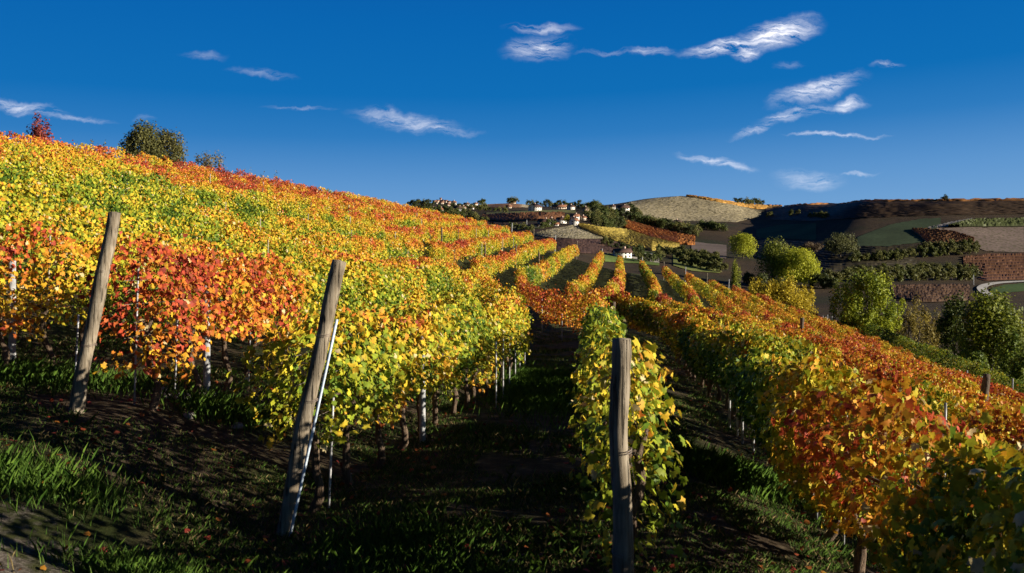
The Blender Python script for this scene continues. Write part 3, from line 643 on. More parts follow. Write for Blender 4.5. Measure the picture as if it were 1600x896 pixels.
def stone(p, r, label, group):
    me = None
    th = np.linspace(0, math.pi, 7)[1:-1]; ph = np.arange(9) * 2 * math.pi / 9
    V = [(0, 0, r * .6)] + [(r * math.sin(a) * math.cos(b) * (.75 + .5 * rng.random()), r * math.sin(a) * math.sin(b) * (.75 + .5 * rng.random()), r * .6 * math.cos(a)) for a in th for b in ph] + [(0, 0, -r * .6)]
    q_ = [(1 + i * 9 + j, 1 + i * 9 + (j + 1) % 9, 1 + (i + 1) * 9 + (j + 1) % 9, 1 + (i + 1) * 9 + j) for i in range(4) for j in range(9)]
    t_ = [(0, 1 + (j + 1) % 9, 1 + j) for j in range(9)] + [(46, 37 + j, 37 + (j + 1) % 9) for j in range(9)]
    o = MB().add(V, [x[::-1] for x in q_], t_).build('stone', M['stone']); o.location = (p[0], p[1], p[2] + r * .2); o.rotation_euler[2] = rng.random() * 6
    tag(o, label, 'stone', group)
for i in range(12): stone(gz(((323 - 800) / F * 11 + .5 * rng.standard_normal(), 10.9 + .35 * rng.standard_normal())), .05 + .07 * rng.random(), 'small pale stone at the foot of the blue grey concrete post', 'stones around the concrete post')
for i in range(4): stone(gz(P3(360 + 90 * rng.random(), 860, 5.6 + .5 * rng.random())), .03 + .05 * rng.random(), 'small grey stone in the dark grass before the leaning post', 'stones in the dark foreground')

# ------------------------------------------------------------------ fields on the far hills
def patch_pts(xs, top, bot, nu, nv):
    u_ = np.linspace(0, 1, nu); px = np.interp(u_, np.linspace(0, 1, len(xs)), xs)
    tp, bt = np.interp(px, xs, top), np.interp(px, xs, bot)
    v_ = np.linspace(0, 1, nv)
    PX = np.repeat(px[:, None], nv, 1); PY = tp[:, None] * (1 - v_)[None] + bt[:, None] * v_[None]
    PX = PX + 1.0 * (noise2(PX / 9, PY / 5, 91) - .5); PY = PY + .8 * (noise2(PX / 14, PY / 6, 92) - .5)
    return at(PX.ravel(), PY.ravel()).reshape(nu, nv, 3)
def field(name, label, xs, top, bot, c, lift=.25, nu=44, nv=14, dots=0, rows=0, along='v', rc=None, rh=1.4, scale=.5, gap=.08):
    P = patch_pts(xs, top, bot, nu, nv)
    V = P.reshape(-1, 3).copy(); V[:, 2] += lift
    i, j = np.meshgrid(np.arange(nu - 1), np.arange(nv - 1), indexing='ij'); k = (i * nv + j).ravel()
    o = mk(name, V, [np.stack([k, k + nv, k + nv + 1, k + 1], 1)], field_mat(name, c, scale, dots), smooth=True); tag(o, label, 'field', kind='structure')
    if rows:
        Q = P if along == 'v' else P.transpose(1, 0, 2)
        nu2, nv2 = Q.shape[:2]; mb = MB(); ns = 110
        tt = np.linspace(0, nv2 - 1, ns); j0 = np.minimum(tt.astype(int), nv2 - 2); ft = (tt - j0)[:, None]
        def line(s):
            a = min(max(s, 0), 1) * (nu2 - 1); i0 = min(int(a), nu2 - 2); f_ = a - i0
            r0, r1 = Q[i0], Q[i0 + 1]; r = r0 * (1 - f_) + r1 * f_
            return r[j0] * (1 - ft) + r[j0 + 1] * ft
        cols = []
        for r in range(rows):
            s = (r + .5) / rows
            A, Bm, C_ = line(s - .30 / rows), line(s), line(s + .30 / rows)
            hh = rh * (.75 + .4 * rng.random(ns)); hh[rng.random(ns) < gap] *= .25
            A = A + [0, 0, lift]; C_ = C_ + [0, 0, lift]
            A1 = A * .7 + Bm * .3; C1 = C_ * .7 + Bm * .3
            A1[:, 2] += hh * .8; C1[:, 2] += hh * .8; Bm = Bm + np.stack([0 * hh, 0 * hh, hh + lift], 1)
            L = np.stack([A, A1, Bm, C1, C_], 1).reshape(-1, 3)
            mb.add(L, [(5 * a + b, 5 * a + b + 1, 5 * a + b + 6, 5 * a + b + 5) for a in range(ns - 1) for b in range(4)])
            cc = np.array(rc or c)[None] * (.55 + .9 * rng.random((ns, 1))); cols.append(np.repeat(cc, 5, 0))
        ro = mb.build('vineyard_rows', M['tree_leaf'], col=np.vstack(cols)); tag(ro, 'far rows of vines on the ' + label, 'vineyard', kind='stuff')
field('pale_field', 'pale bare dotted field over the round hill', [972, 990, 1030, 1065, 1110, 1150, 1190], [322, 315, 309.5, 307, 314, 322, 330], [332, 339, 345, 346, 347, 348, 338], (.48, .40, .25), dots=.42, rows=24, along='u', rc=(.26, .22, .13), rh=.5, gap=.55)
field('amber_field', 'amber strip along the crest of the round hill', [1072, 1110, 1150, 1185, 1222], [306, 311.5, 318, 321.5, 322.5], [308, 315, 322.5, 328, 326], (.36, .18, .05), .4, rows=4, along='u', rc=(.5, .27, .06))
field('pale_slope', 'pale tilled slope below the white farm', [832, 860, 895, 925, 942], [366, 359, 352.5, 361, 371], [368, 372, 373.5, 374, 373.5], (.56, .47, .31), dots=.6, rows=11, along='u', rc=(.22, .19, .11), rh=.45, gap=.55)
field('dark_ploughland', 'dark ploughed strip below the pale slope', [838, 900, 945, 1000], [373, 374.6, 375.2, 387], [386, 396, 399, 404], (.055, .031, .026), .2, rows=9, along='u', rc=(.065, .036, .026), rh=.6)
field('rust_vineyard', 'orange red vineyard slope below the hillside wood', [962, 985, 1020, 1060, 1086], [341, 347, 357, 367, 371], [351, 361, 374, 382.5, 384], (.30, .13, .045), rows=16, along='u', rc=(.48, .19, .05))
field('olive_vineyard', 'olive and amber vineyard slope in the middle distance', [905, 940, 980, 1020, 1062], [352, 358, 361, 374.5, 384], [357, 372, 386, 393, 387], (.22, .17, .055), rows=18, along='u', rc=(.40, .30, .06))
field('brown_field', 'red brown field left of the white farm', [754, 790, 830, 882], [338, 335, 334, 334], [343, 347, 346, 342], (.17, .085, .045), rows=8, along='u', rc=(.2, .09, .04))
field('grass_field', 'olive green field above the red brown field', [760, 790, 830, 900], [333, 330, 329, 329], [338, 334.5, 333.5, 333.5], (.15, .15, .055))
field('brown_hilltop', 'brown bare hilltop on the skyline', [752, 775, 795, 815], [320, 317, 315, 317.5], [324.5, 325, 325, 325], (.25, .13, .07))
field('pale_hilltop', 'pale field on the right of the brown hilltop', [812, 822, 832], [317.5, 319, 322], [324, 325, 326], (.40, .33, .22))
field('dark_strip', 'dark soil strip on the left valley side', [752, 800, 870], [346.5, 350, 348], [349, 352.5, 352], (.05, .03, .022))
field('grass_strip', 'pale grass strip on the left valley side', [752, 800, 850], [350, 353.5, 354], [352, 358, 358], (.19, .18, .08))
field('lower_soil_strip', 'lower dark soil strip on the left valley side', [770, 800, 850], [354, 359, 360], [358, 364, 366], (.05, .03, .022))  # dark soil, like the strip above
field('orchard_grass', 'light green orchard grass in the valley', [1052, 1080, 1125], [398, 402, 408], [416, 424, 428], (.17, .19, .05))
field('villa_lawn', 'green lawn round the white villa', [945, 985, 1030], [394, 392, 396], [410, 412, 416], (.12, .17, .04))
field('pale_drive', 'pale gravel drive beside the white villa', [984, 1000, 1030], [399, 398, 396], [404, 408, 412], (.42, .38, .32), .35)
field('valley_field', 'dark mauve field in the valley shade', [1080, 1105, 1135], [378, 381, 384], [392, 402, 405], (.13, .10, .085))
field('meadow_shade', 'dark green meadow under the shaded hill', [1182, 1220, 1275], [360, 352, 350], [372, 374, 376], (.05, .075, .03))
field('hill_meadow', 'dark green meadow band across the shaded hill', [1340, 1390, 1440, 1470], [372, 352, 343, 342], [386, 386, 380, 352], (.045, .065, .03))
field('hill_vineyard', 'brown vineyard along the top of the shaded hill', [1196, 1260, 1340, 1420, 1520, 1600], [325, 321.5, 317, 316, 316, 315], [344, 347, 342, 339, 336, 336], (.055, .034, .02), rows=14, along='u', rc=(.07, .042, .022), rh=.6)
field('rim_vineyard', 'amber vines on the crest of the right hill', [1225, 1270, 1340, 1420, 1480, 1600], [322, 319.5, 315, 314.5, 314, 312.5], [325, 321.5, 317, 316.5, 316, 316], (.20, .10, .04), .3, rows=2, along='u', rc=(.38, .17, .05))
field('shade_toned_vineyard', 'dark brown vineyard with painted-in shade, filling the hollow of the shaded hill', [1184, 1240, 1300, 1370, 1432], [374, 378, 384, 388, 386], [405, 420, 428, 426, 420], (.028, .022, .015), rows=12, along='u', rc=(.045, .036, .018), rh=.8)  # field and row colours darkened to stand in for shade in the hollow
field('terrace_vineyard', 'rust coloured terraced vines on the right hill', [1425, 1450, 1490, 1522], [360, 359, 363, 374], [362, 382, 385, 385], (.13, .065, .035), rows=9, along='u', rc=(.19, .09, .035), rh=1.0)
field('mauve_ploughland', 'mauve ploughed field on the right hill', [1462, 1500, 1540, 1600], [358, 356.5, 357, 356], [360, 374, 394, 396], (.21, .155, .125), dots=.5)
field('green_vineyard', 'green vine band across the right hill', [1482, 1520, 1600], [355, 345, 343], [356, 355.5, 355], (.06, .07, .025), rows=6, along='u', rc=(.10, .12, .035))
field('pale_track', 'pale grassy track slanting up the right hill', [1450, 1485, 1520], [356, 348, 341.5], [359, 354.5, 344.5], (.24, .22, .2))
field('russet_vineyard', 'russet vineyard beside the curving road', [1505, 1540, 1600], [402, 398, 397], [430, 440, 438], (.16, .07, .035), rows=9, along='u', rc=(.15, .07, .032), rh=.6)
field('road_meadow', 'bright green meadow inside the bend of the road', [1548, 1570, 1600], [452, 446, 443.5], [462, 460, 456], (.05, .085, .022))
field('lower_vineyard', 'dark brown vineyard below the orchard rows', [1395, 1440, 1515], [448, 447, 447], [470, 474, 472], (.07, .042, .026), rows=8, along='u', rc=(.10, .055, .028), rh=.9)
# curving road
rp = at([1610, 1585, 1562, 1545, 1535, 1533, 1540, 1548], [441, 442, 443.5, 446, 449.5, 454, 460, 466])
tq = np.linspace(0, 7, 50); pts = np.stack([np.interp(tq, range(8), rp[:, i]) for i in range(3)], 1); pts = np.vstack([np.convolve(np.pad(pts[:, i], 4, 'edge'), np.ones(9) / 9, 'valid') for i in range(3)]).T
d = np.gradient(pts, axis=0); nn = np.stack([-d[:, 1], d[:, 0]], 1); nn /= np.linalg.norm(nn, axis=1)[:, None]
Lp, Rp = pts.copy(), pts.copy(); Lp[:, :2] += nn * 1.7; Rp[:, :2] -= nn * 1.7
for q_ in (Lp, Rp): q_[:, 2] = H(q_[:, 0], q_[:, 1]) + .5
rd = mk('road', np.stack([Lp, Rp], 1).reshape(-1, 3), [np.array([(2 * i, 2 * i + 1, 2 * i + 3, 2 * i + 2) for i in range(49)])], M['road']); tag(rd, 'pale country road curving round a green meadow', 'road', kind='structure')

# ------------------------------------------------------------------ trees
def crown(center, rad, n, size, c1, c2, clumps=14, kind='quad', up=0, hole=.25, pw=.45):
    center, rad = np.array(center, float), np.array(rad, float)
    d = rng.standard_normal((clumps, 3)); d /= np.linalg.norm(d, axis=1)[:, None]; d[:, 2] = np.where(d[:, 2] < -.8, -d[:, 2], d[:, 2])
    cc = d * (.35 + .45 * rng.random((clumps, 1))); cr = .26 + .26 * rng.random(clumps)
    w = rng.integers(0, clumps, n)
    e = rng.standard_normal((n, 3)); e /= np.linalg.norm(e, axis=1)[:, None]
    ev = e * ([.5, .5, 1.0] if up else [1, 1, 1]) * (1 if not up else .75)
    p = cc[w] + ev * (cr[w] * rng.random(n) ** pw)[:, None]
    if up: p[:, 2] += .22 * (1 - (p[:, 0] ** 2 + p[:, 1] ** 2)) * sstep(-.2, .6, p[:, 2]); p[:, :2] *= (1 + .2 * np.clip(p[:, 2:3], -.5, .8))
    pos = center + p * rad
    nr = e + .6 * rng.standard_normal((n, 3)) + [0, 0, .3]
    tip = np.array([0, 0, -1.]) + .7 * rng.standard_normal((n, 3))
    V, f, m = leaves(pos, nr, tip, size * (.6 + .8 * rng.random(n)), kind)
    k = np.clip(rng.random(clumps)[w] * .6 + .4 * rng.random(n), 0, 1)[:, None]
    c = (1 - k) * np.array(c1)[None] + k * np.array(c2)[None]; c = c * (.7 + .6 * rng.random((n, 1)))
    return V, f, np.repeat(c, m, 0), center + cc * rad
def tree(name, pos, h, w, c1, c2, label, cat='tree', group=None, n=3000, size=.35, trunk=.22, clumps=14, depth=None, kind='quad', up=0, hole=.25, pw=.45):
    e = empty(name, pos, label, cat, group)
    ctr = (0, 0, h * (trunk + (1 - trunk) * .46)); rad = (w / 2 / .84, (depth or w) / 2 / .84, h * (1 - trunk) * .54 / .86)
    V, f, C, cc = crown(ctr, rad, n, size, c1, c2, clumps, kind, up=up, pw=pw)
    V[:, 2] = np.where(V[:, 2] < .05, .05 + .04 * h * rng.random(len(V)), V[:, 2])
    mk('crown', V, [f], M['tree_leaf'], e, C)
    mb = MB(); r0 = max(.06, h * .022)
    mb.tube([(0, 0, -1.2), (.05 * h * .1, 0, h * trunk * .6), (0, .02 * h, h * trunk), (.02 * h, 0, h * .55), (0, 0, h * .8)], [r0 * 1.3, r0, r0 * .85, r0 * .5, r0 * .15], 8, .15)
    for q_ in cc[:6]:
        mb.tube([(0, 0, h * trunk), q_ * [.5, .5, .5] + [0, 0, h * trunk * .55], q_], [r0 * .55, r0 * .35, r0 * .12], 5, .1)
    mb.build('trunk', M['treebark'], e); return e
def copy_tree(o, loc, rz, s, label=None):
    c = o.copy(); COL.objects.link(c); c.location = loc; c.rotation_euler[2] = rz; c.scale = (s, s, s)
    if label: c['label'] = label
    for ch in o.children:
        d_ = ch.copy(); COL.objects.link(d_); d_.parent = c
    return c
G1, G2 = (.03, .055, .012), (.09, .12, .02)
YG1, YG2 = (.25, .30, .025), (.56, .54, .04)
# on the skyline of the left hill
def ridge(px, py, off=2.0):
    # ground point behind the skyline row at bearing px
    ys = np.linspace(20, 130, 600); X = (px - 800) / F * ys; v = X - (.5 + .11 * ys)
    i = np.argmin(np.abs(v + 29.5 + off)); return gz((X[i], ys[i]))
def sky_bush(px, ytop, wpx, c1, c2, label, name='bush', **kw):
    p = ridge(px, ytop); top = (350 - ytop) / F * p[1]; h = top - p[2]
    tree(name, p, h, wpx / F * p[1], c1, c2, label, 'tree' if name != 'bush' else 'bush', **kw)
sky_bush(62, 181, 34, (.16, .03, .03), (.34, .08, .06), 'small red leaved tree on the skyline at the far left', 'red_tree', n=1500, size=.11, trunk=.25, clumps=22)
sky_bush(226, 198, 62, (.05, .06, .018), (.17, .16, .05), 'larger dark green bush on the left skyline, left half of the pair', n=7500, size=.12, trunk=.05, clumps=40)
sky_bush(262, 207, 58, (.06, .065, .02), (.19, .17, .055), 'dark green bush on the left skyline, right half of the pair', n=7000, size=.12, trunk=.05, clumps=36)
sky_bush(318, 237, 40, (.10, .09, .04), (.26, .21, .11), 'thin greyish shrub on the skyline right of the dark bushes', n=1100, size=.11, trunk=.1)
sky_bush(343, 239, 36, (.10, .09, .04), (.26, .21, .11), 'second thin greyish shrub right of the dark bushes', n=900, size=.11, trunk=.1)
for px, yt in ((140, 219), (160, 217), (412, 268), (430, 270), (386, 265)):
    sky_bush(px, yt, 16, (.12, .12, .04), (.3, .24, .1), 'tiny sparse weed bush sticking up on the left skyline', n=160, size=.1, trunk=.3, group='weed bushes on the left skyline')
# big trees in the valley
def vt(name, px, ytop, ybase, wpx, c1, c2, label, Y=None, **kw):
    p = gp(px, Y) if Y else at(px, ybase)[0]
    top = (350 - ytop) / F * p[1]
    return tree(name, p, top - p[2], wpx / F * p[1], c1, c2, label, **kw)
vt('round_tree', 1161, 365, 404, 44, YG1, YG2, 'round yellow green tree alone in the dark valley', n=5200, size=.55, clumps=34, trunk=.03)
vt('broad_tree', 1207, 379, 446, 44, (.09, .12, .02), (.26, .28, .03), 'left tree of the big lime green clump in the valley', n=5500, size=.5, clumps=26, trunk=.03)
vt('broad_tree', 1242, 385, 448, 62, YG1, YG2, 'largest lime green tree in the valley clump, right of centre', n=12000, size=.45, clumps=40, trunk=.02)
vt('broad_tree', 1266, 396, 448, 30, YG1, YG2, 'right edge tree of the lime green valley clump', n=3000, size=.5, clumps=16, trunk=.1)
vt('poplar_tree', 1150, 409, 470, 15, (.14, .18, .025), (.36, .36, .04), 'slim columnar poplar just behind the orange vine slope', Y=235, n=3500, size=.28, clumps=30, trunk=.05)
vt('walnut_tree', 1313, 364, 403, 56, (.06, .07, .022), (.17, .17, .06), 'greyish green tree at the foot of the shaded hill', n=4500, size=.6, clumps=22, trunk=.12)
vt('bare_tree', 1268, 378, 400, 30, (.07, .05, .03), (.16, .11, .06), 'brownish tree between the lime clump and the greyish tree', n=1500, size=.6, clumps=14, trunk=.15)
vt('leaning_tree', 1214, 377, 400, 30, (.10, .10, .03), (.2, .19, .06), 'pale olive tree behind the lime green clump', n=1600, size=.6, clumps=14)
for i, (px, yt, wp) in enumerate([(1176, 441, 34), (1194, 437, 38), (1212, 440, 36), (1230, 437, 40), (1248, 443, 34), (1261, 452, 28)]):
    vt('yellow_bush', px, yt, 470, wp, (.38, .30, .03), (.68, .52, .04), 'yellow bush in the row at the far edge of the orange slope', Y=124, n=3200, size=.2, clumps=26, trunk=.05, cat='bush', group='yellow bushes at the far edge of the slope')
# bushes beyond the right field edge
vt('spreading_bush', 1354, 440, 520, 106, (.07, .12, .014), (.40, .42, .03), 'large yellow green bush with upright shoots beyond the hedge', Y=101, n=14000, size=.22, clumps=110, trunk=.03, cat='bush', up=1)
vt('leafy_tree', 1548, 464, 560, 118, (.045, .08, .012), (.26, .28, .025), 'large dark green leafy tree at the right picture edge', Y=88, n=13000, size=.24, clumps=50, trunk=.05)
vt('leafy_tree', 1492, 462, 540, 46, (.035, .06, .012), (.12, .14, .02), 'smaller dark green tree left of the large right edge tree', Y=112, n=4000, size=.26, clumps=24, trunk=.06)
for px, yt, wp, Y in ((1432, 470, 26, 135), (1420, 484, 24, 118), (1448, 482, 24, 122), (1466, 480, 22, 126), (1400, 490, 22, 112)):
    vt('shrub', px, yt, 520, wp, (.14, .11, .03), (.36, .28, .05), 'thin yellow brown shrub in the dark hollow behind the hedge', Y=Y, n=1000, size=.22, clumps=14, trunk=.2, cat='bush', group='thin shrubs in the dark hollow')
for px, yt, Y in ((1580, 520, 72), (1520, 548, 78), (1598, 545, 66)):
    vt('shrub', px, yt, 580, 40, (.05, .09, .014), (.2, .24, .025), 'green shrub below the large tree at the right edge', Y=Y, n=1800, size=.2, clumps=18, trunk=.05, cat='bush', group='shrubs at the right edge')
vt('crest_tree', 1478, 304.5, 315, 13, (.03, .035, .015), (.07, .08, .03), 'small dark round tree alone on the crest of the right hill', n=900, size=.5, trunk=.15)
for i, (px, yb, yt, wp) in enumerate([(1186, 452, 428, 26), (1278, 450, 426, 28), (1296, 452, 432, 24), (1170, 446, 424, 20), (1222, 453, 436, 30)]):
    vt('scrub_bush', px, yt, yb, wp, (.03, .045, .012), (.11, .12, .025), 'dark scrub bush at the foot of the lime green valley trees', n=1400, size=.5, clumps=14, trunk=.02, cat='bush', group='scrub at the foot of the valley trees')
# proto trees for orchards, hedges and woods
def proto(c1, c2, n=500, size=.5, clumps=10, trunk=.12, name='orchard_tree', h=4.0, w=4.0):
    return tree(name, (0, 0, 0), h, w, c1, c2, 'x', n=n, size=size, clumps=clumps, trunk=trunk)
def scatter(name, protos, pts, scales, label, cat, group, first=set()):
    for i, (p, s) in enumerate(zip(pts, scales)):
        o = protos[int(rng.integers(len(protos)))]
        c = copy_tree(o, p - np.array([0, 0, .2]), rng.random() * 6, s); c.name = name
        c['label'] = label; c['category'] = cat; c['group'] = group
PO = [proto(a, b) for a, b in (((.05, .06, .015), (.16, .16, .04)), ((.06, .065, .02), (.20, .19, .05)), ((.04, .055, .015), (.13, .14, .03)))]
PG = [proto(a, b, 700, .6, 14, .06, 'wood_tree', 6, 6) for a, b in (((.04, .06, .018), (.13, .15, .035)), ((.055, .08, .02), (.17, .19, .045)), ((.035, .05, .018), (.11, .12, .035)), ((.08, .09, .025), (.22, .21, .06)))]
def line(x0, y0, x1, y1, n, jit=.6):
    t = np.linspace(0, 1, n); return at(x0 + (x1 - x0) * t + jit * rng.standard_normal(n), y0 + (y1 - y0) * t + .3 * jit * rng.standard_normal(n))
p = np.vstack([line(1290, 442, 1525, 438, 26), line(1330, 433, 1520, 428, 20)])
scatter('orchard_tree', PO, p, 1.15 + .3 * rng.random(len(p)), 'low olive tree in the two orchard rows below the shaded hill', 'tree', 'orchard rows below the shaded hill')
p = np.vstack([line(1330, 411, 1400, 409, 9), line(1400, 405, 1520, 398, 14), line(1440, 394, 1525, 390, 10)])
scatter('orchard_tree', PO, p, 1.1 + .4 * rng.random(len(p)), 'low green tree on the terrace under the rust coloured vines', 'tree', 'trees on the terrace')
p = np.vstack([line(1060, 398, 1115, 408, 9), line(1062, 405, 1122, 416, 9), line(1066, 414, 1128, 426, 9), line(1030, 396, 1062, 404, 6)])
scatter('orchard_tree', PO, p, 1.0 + .3 * rng.random(len(p)), 'round orchard tree with a long shadow on light grass', 'tree', 'orchard on the light grass')
p = np.vstack([line(930, 350, 985, 366, 1), line(928, 346, 962, 346, 6), line(930, 350, 968, 352, 8), line(936, 355, 972, 356, 8), line(918, 343, 950, 342, 6)])
scatter('wood_tree', PG, p, .95 + .4 * rng.random(len(p)), 'green tree in the small wood right of the white farm', 'tree', 'wood right of the farm')
p = np.vstack([line(966, 338, 1090, 368, 18), line(985, 346, 1085, 370, 16), line(1010, 353, 1085, 365, 10), line(1094, 358, 1130, 362, 8)])
scatter('wood_tree', PG, p, .8 + .45 * rng.random(len(p)), 'green tree in the hedge strip below the pale round hill', 'tree', 'hedge strip below the round hill')
p = np.vstack([line(930, 334, 960, 338, 7), line(985, 333, 1000, 340, 5), line(925, 328, 945, 330, 5)])
scatter('wood_tree', PG, p, .8 + .5 * rng.random(len(p)), 'green tree on the slope between the farmhouses', 'tree', 'trees between the farmhouses')
p = np.vstack([line(640, 331, 760, 346, 20, 2), line(648, 327, 745, 338, 16, 2), line(640, 322, 676, 321, 10, 1), line(704, 324, 760, 331, 10, 1.5), line(735, 324, 790, 333, 8, 1.5), line(860, 324, 900, 324, 6), line(905, 326, 940, 326, 8)])
scatter('wood_tree', PG, p, .55 + .5 * rng.random(len(p)), 'dark tree on the wooded village hill in the far distance', 'tree', 'trees of the village hill')
p = np.vstack([line(750, 319.5, 756, 320, 3), line(796, 315, 806, 316, 4), line(826, 322, 905, 322.5, 14), line(1150, 319, 1192, 321.5, 8)])
scatter('wood_tree', PG, p, .8 + .5 * rng.random(len(p)), 'tiny dark tree on the far skyline ridge', 'tree', 'skyline trees')
p = np.vstack([line(800, 356, 830, 364, 6), line(846, 357, 866, 353, 5), line(990, 402, 1030, 405, 6), line(1000, 410, 1028, 409, 4), line(945, 385, 1000, 397, 7)])
scatter('wood_tree', PG, p, .5 + .35 * rng.random(len(p)), 'small garden tree near the farm and villa', 'tree', 'garden trees')
p = np.vstack([line(1200, 341, 1206, 339, 2), line(1238, 338, 1246, 336, 2), line(1265, 341, 1290, 342, 5)])
scatter('orchard_tree', PO, p, 1.0 + .5 * rng.random(len(p)), 'pale shrub on the dark shaded hill', 'bush', 'shrubs on the shaded hill')
vt('yellow_tree', 886, 336, 351, 11, (.3, .28, .03), (.5, .45, .05), 'yellow green tree beside the white gabled farmhouse', n=900, size=.45)
vt('tall_tree', 929, 314, 331, 20, (.05, .07, .015), (.15, .17, .03), 'tall green tree on the skyline between the farm roofs and the villa hill', n=1400, size=.6)
for o in PO + PG:
    for ch in list(o.children): bpy.data.objects.remove(ch)
    bpy.data.objects.remove(o)

# ------------------------------------------------------------------ houses
def house(px, py, wpx, hpx, yaw, label, wall='plaster', roof='roof', cat='house', name='house', depth=None, rise=.32, floors=2, cols=3, group=None, chimney=True, tower=0, ymin=200):
    p = at(px, py, ymin)[0]; s = p[1] / F
    w, h = wpx * s, hpx * s * .78; d = depth * s if depth else w * .7
    e = empty(name, p, label, cat, group, R(yaw))
    hw, hd = w / 2, d / 2
    rz = rise * d
    # walls with gables on the two ends (ridge runs along x)
    V = [(-hw, -hd, -3), (hw, -hd, -3), (hw, hd, -3), (-hw, hd, -3), (-hw, -hd, h), (hw, -hd, h), (hw, hd, h), (-hw, hd, h), (-hw, 0, h + rz), (hw, 0, h + rz)]
    MB().add(V, [(0, 1, 5, 4), (1, 2, 6, 5), (2, 3, 7, 6), (3, 0, 4, 7)], [(4, 8, 7), (5, 6, 9)]).build('wall', M[wall], e)
    o_, t = .45, .22; sl = rz / hd
    mb = MB()
    for sg in (-1, 1):
        y1 = sg * (hd + o_); z1 = h - sl * o_
        A = [(-hw - o_, 0, h + rz + .03), (hw + o_, 0, h + rz + .03), (hw + o_, y1, z1 + .03), (-hw - o_, y1, z1 + .03)]
        Bq = [(x, y, z + t) for x, y, z in A]
        mb.add(A + Bq, [(0, 1, 2, 3), (7, 6, 5, 4), (0, 4, 5, 1), (1, 5, 6, 2), (2, 6, 7, 3), (3, 7, 4, 0)])
    rf = mb.build('roof', M[roof], e)
    if chimney:
        MB().box(hw * .4 - .4, hw * .4 + .4, hd * .35 - .4, hd * .35 + .4, h + rz * .4, h + rz + 1.1).build('chimney', M['pink'], rf)
    for fl in range(floors):
        z0 = h * (fl + .28) / floors; wh = min(1.7, h / floors * .52)
        for face in ('f', 'b', 'l', 'r'):
            L = w if face in 'fb' else d; nc = cols if face in 'fb' else max(1, cols - 1)
            for c in range(nc):
                a = -L / 2 + L * (c + .5) / nc; ww = min(1.1, L / nc * .4) / 2
                dz = 0
                if fl == 0 and c == nc // 2 and face == 'f':
                    MB().box(a - ww, a + ww, -hd - .05, -hd + .1, 0, min(2.3, h / floors * .85)).build('door', M['shutter'], e); continue
                if face in 'fb':
                    sg = -1 if face == 'f' else 1; y0, y1 = sorted((sg * (hd + .06), sg * (hd - .1)))
                    MB().box(a - ww, a + ww, y0, y1, z0, z0 + wh).build('window', M['glass' if fl else 'shutter'], e)
                else:
                    sg = -1 if face == 'l' else 1; x0, x1 = sorted((sg * (hw + .06), sg * (hw - .1)))
                    MB().box(x0, x1, a - ww, a + ww, z0, z0 + wh).build('window', M['glass'], e)
    return e
# farm group on the pale slope
house(897, 352.5, 12, 10, 62, 'white gabled farmhouse catching the sun at the top of the pale slope', depth=11, rise=.4, cols=2)
house(898, 343, 13, 6, 10, 'white building with tiled roof just behind the gabled farmhouse')
house(911, 344, 9, 5, 50, 'cream house right of the gabled farmhouse', 'cream')
house(923, 342, 8, 3, 5, 'small low house with reddish roof at the edge of the wood', 'cream', floors=1, cols=2)
house(877, 349, 14, 7, 20, 'white house with dark roof left of the yellow tree', 'plaster', 'darkroof')
house(862, 350, 12, 7, 60, 'white ended barn in the middle of the farm group', 'plaster', 'darkroof', cat='barn', name='barn', cols=2)
house(850, 353, 18, 8, 8, 'long grey shaded barn at the left of the farm group', 'greywall', 'darkroof', cat='barn', name='barn', floors=1, cols=4)
house(840, 355, 8, 4, 0, 'small bluish grey shed at the left end of the farm group', 'greywall', 'darkroof', cat='shed', name='shed', floors=1, cols=1, chimney=False)
house(868, 353, 9, 3, 5, 'low white outbuilding below the barns', 'plaster', 'roof', cat='shed', name='shed', floors=1, cols=2, chimney=False)
# ridge houses behind
house(836, 330, 17, 8, 55, 'white gabled house on the ridge left of the long low house', 'plaster', 'darkroof', depth=14)
house(874, 327, 22, 4.5, 0, 'long low house with a pale red roof on the ridge', 'cream', 'roof', depth=9, floors=1, cols=6)
house(892, 328, 11, 6, 50, 'white house at the right end of the long low house', 'plaster', 'darkroof')
house(915, 331, 9, 6, 55, 'pink gabled house right of the ridge houses', 'pink', 'darkroof')
house(973, 331.5, 19, 8, 12, 'large white house at the left foot of the pale round hill', 'plaster', 'darkroof', depth=12)
house(957, 327, 8, 5, 10, 'small white annex left of the large white hill house', 'plaster', 'darkroof', floors=1, cols=2)
# valley villa and farm below round hill
house(972, 403, 26, 11, 14, 'two storey white villa with dark roof just beyond the vine slope', 'plaster', 'darkroof', depth=16, rise=.3, cols=4)
house(1030, 351, 13, 5, 5, 'dark roofed barn left in the farm below the round hill', 'greywall', 'darkroof', cat='barn', name='barn', floors=1)
house(1043, 352, 9, 4, 0, 'low white middle building of the farm below the round hill', 'plaster', 'darkroof', floors=1)
house(1058, 353, 13, 6, 48, 'cream gabled house of the farm below the round hill', 'cream', 'darkroof', depth=12)
house(1080, 358, 6, 3, 20, 'tiny stone hut right of the farm below the round hill', 'cream', 'roof', cat='hut', name='hut', floors=1, cols=1, chimney=False)
house(1089, 360, 6, 3, 40, 'second tiny stone hut, further right below the round hill', 'pink', 'roof', cat='hut', name='hut', floors=1, cols=1, chimney=False)
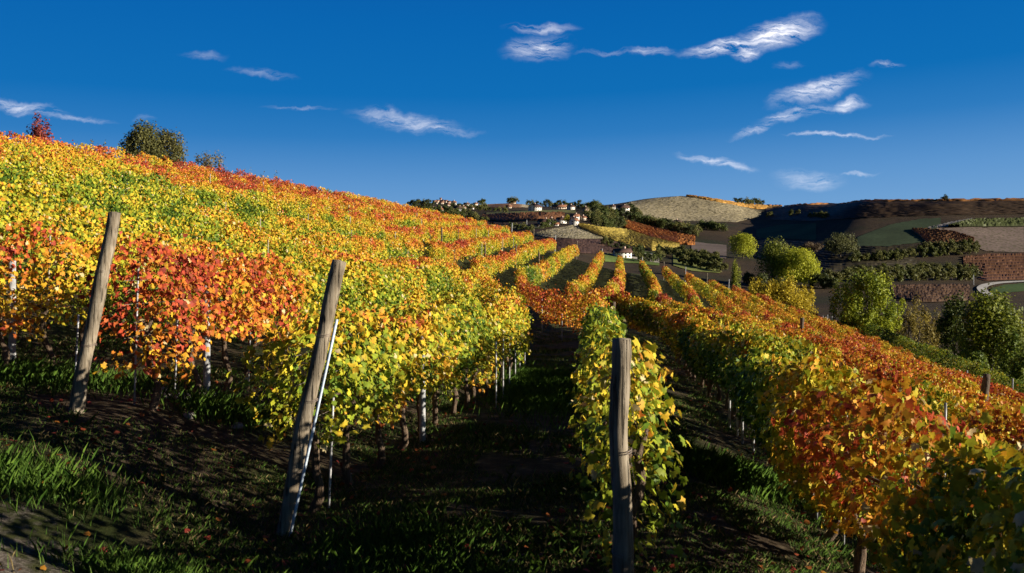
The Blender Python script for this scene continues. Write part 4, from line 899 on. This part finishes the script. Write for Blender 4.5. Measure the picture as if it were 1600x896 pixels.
# village hill
house(676, 330, 5, 5, 40, 'narrow white house just above the golden vines on the left', 'plaster', 'roof', cols=1)
house(687, 330, 11, 3, 0, 'low house with a wide orange roof just above the golden vines', 'cream', 'roof', floors=1)
house(716, 330, 13, 5, 8, 'long bluish house below the village', 'greywall', 'darkroof')
house(724, 329, 7, 6, 55, 'white gabled house at the end of the long bluish house', 'plaster', 'roof')
house(737, 327, 6, 3, 40, 'small white house right of the long bluish house', 'plaster', 'roof', floors=1, cols=1)
house(709, 320, 7, 5, 50, 'white house high on the village hill', 'plaster', 'roof')
house(700, 322, 6, 3, 20, 'tan house below the village cluster', 'cream', 'roof', floors=1, cols=2)
house(729, 321.5, 8, 3, 15, 'white house right along the village ridge', 'plaster', 'darkroof', floors=1)
house(743, 321, 6, 3, 30, 'pale house at the right end of the village ridge', 'plaster', 'roof', floors=1, cols=2)
for i, (px, py, w, h, wl) in enumerate([(679, 317, 5, 3.5, 'pink'), (684, 316, 5, 4, 'cream'), (692, 316, 5, 4.5, 'pink'), (697, 317, 5, 3.5, 'cream'), (702, 318, 5, 3, 'pink'), (682, 319, 5, 3, 'cream'), (690, 319, 6, 3, 'cream')]):
    house(px, py, w, h, 20 + 30 * (i % 3), 'small pinkish house in the hilltop village cluster', wl, 'roof', group='hilltop village houses', cols=2, chimney=False)
house(688.5, 316, 2.6, 8.5, 10, 'slender bell tower rising over the hilltop village', 'pink', 'roof', cat='tower', name='bell_tower', cols=1, chimney=False, floors=3)
house(795, 325.5, 8, 3, 10, 'small pale house on the brown hillside', 'cream', 'roof', floors=1)
house(802, 316.5, 7, 3, 10, 'pale house on top of the brown hilltop', 'cream', 'roof', floors=1)
for i, (px, w, wl) in enumerate([(1202, 6, 'plaster'), (1208, 4, 'cream'), (1213, 5, 'plaster'), (1219, 5, 'pink')]):
    house(px, 323.5, w, 2.6, 15 * i, 'tiny pale house on the far ridge between the two hills', wl, 'roof', group='far ridge houses', floors=1, cols=2, chimney=False)
# little poles of the middle distance
def pole(px, py, hpx, rad, mat, label, group=None):
    p = at(px, py)[0]; h = hpx / F * p[1]
    o = MB().tube([(0, 0, -.5), (0, 0, h * .5), (0, 0, h)], [rad, rad * .9, rad * .75], 7).build('utility_pole', mat); o.location = p; tag(o, label, 'pole', group)
pole(1521, 446, 16, .22, M['concrete'], 'white pole at the corner of the orchard by the road')
pole(823, 352, 8, .25, M['concrete'], 'pole in the dark strips left of the farm')
pole(814, 360, 7, .25, M['concrete'], 'lower pole in the dark strips left of the farm')
for px, Y in ((1286, 116), (1293, 114), (1300, 112), (1279, 118), (1272, 119.5)):
    p = gp(px, Y); stake('wooden_stake', p, p + (0, 0, 2.2), .05, M['concrete'], 'pale fence post at the far right corner of the vine slope', 'post', 'fence posts at the far corner')
for px, Y, h in ((1509, 60, 2.4), (1532, 56, 2.3), (1580, 54, 2.8)):
    p = gp(px, Y); stake('wooden_stake', p, p + (0.1, 0, h), .05, M['concrete'], 'slim pale post standing in the green hedge', 'post', 'posts in the green hedge')
print('done', len(bpy.data.objects), sum(len(o.data.polygons) for o in bpy.data.objects if o.type == 'MESH'))
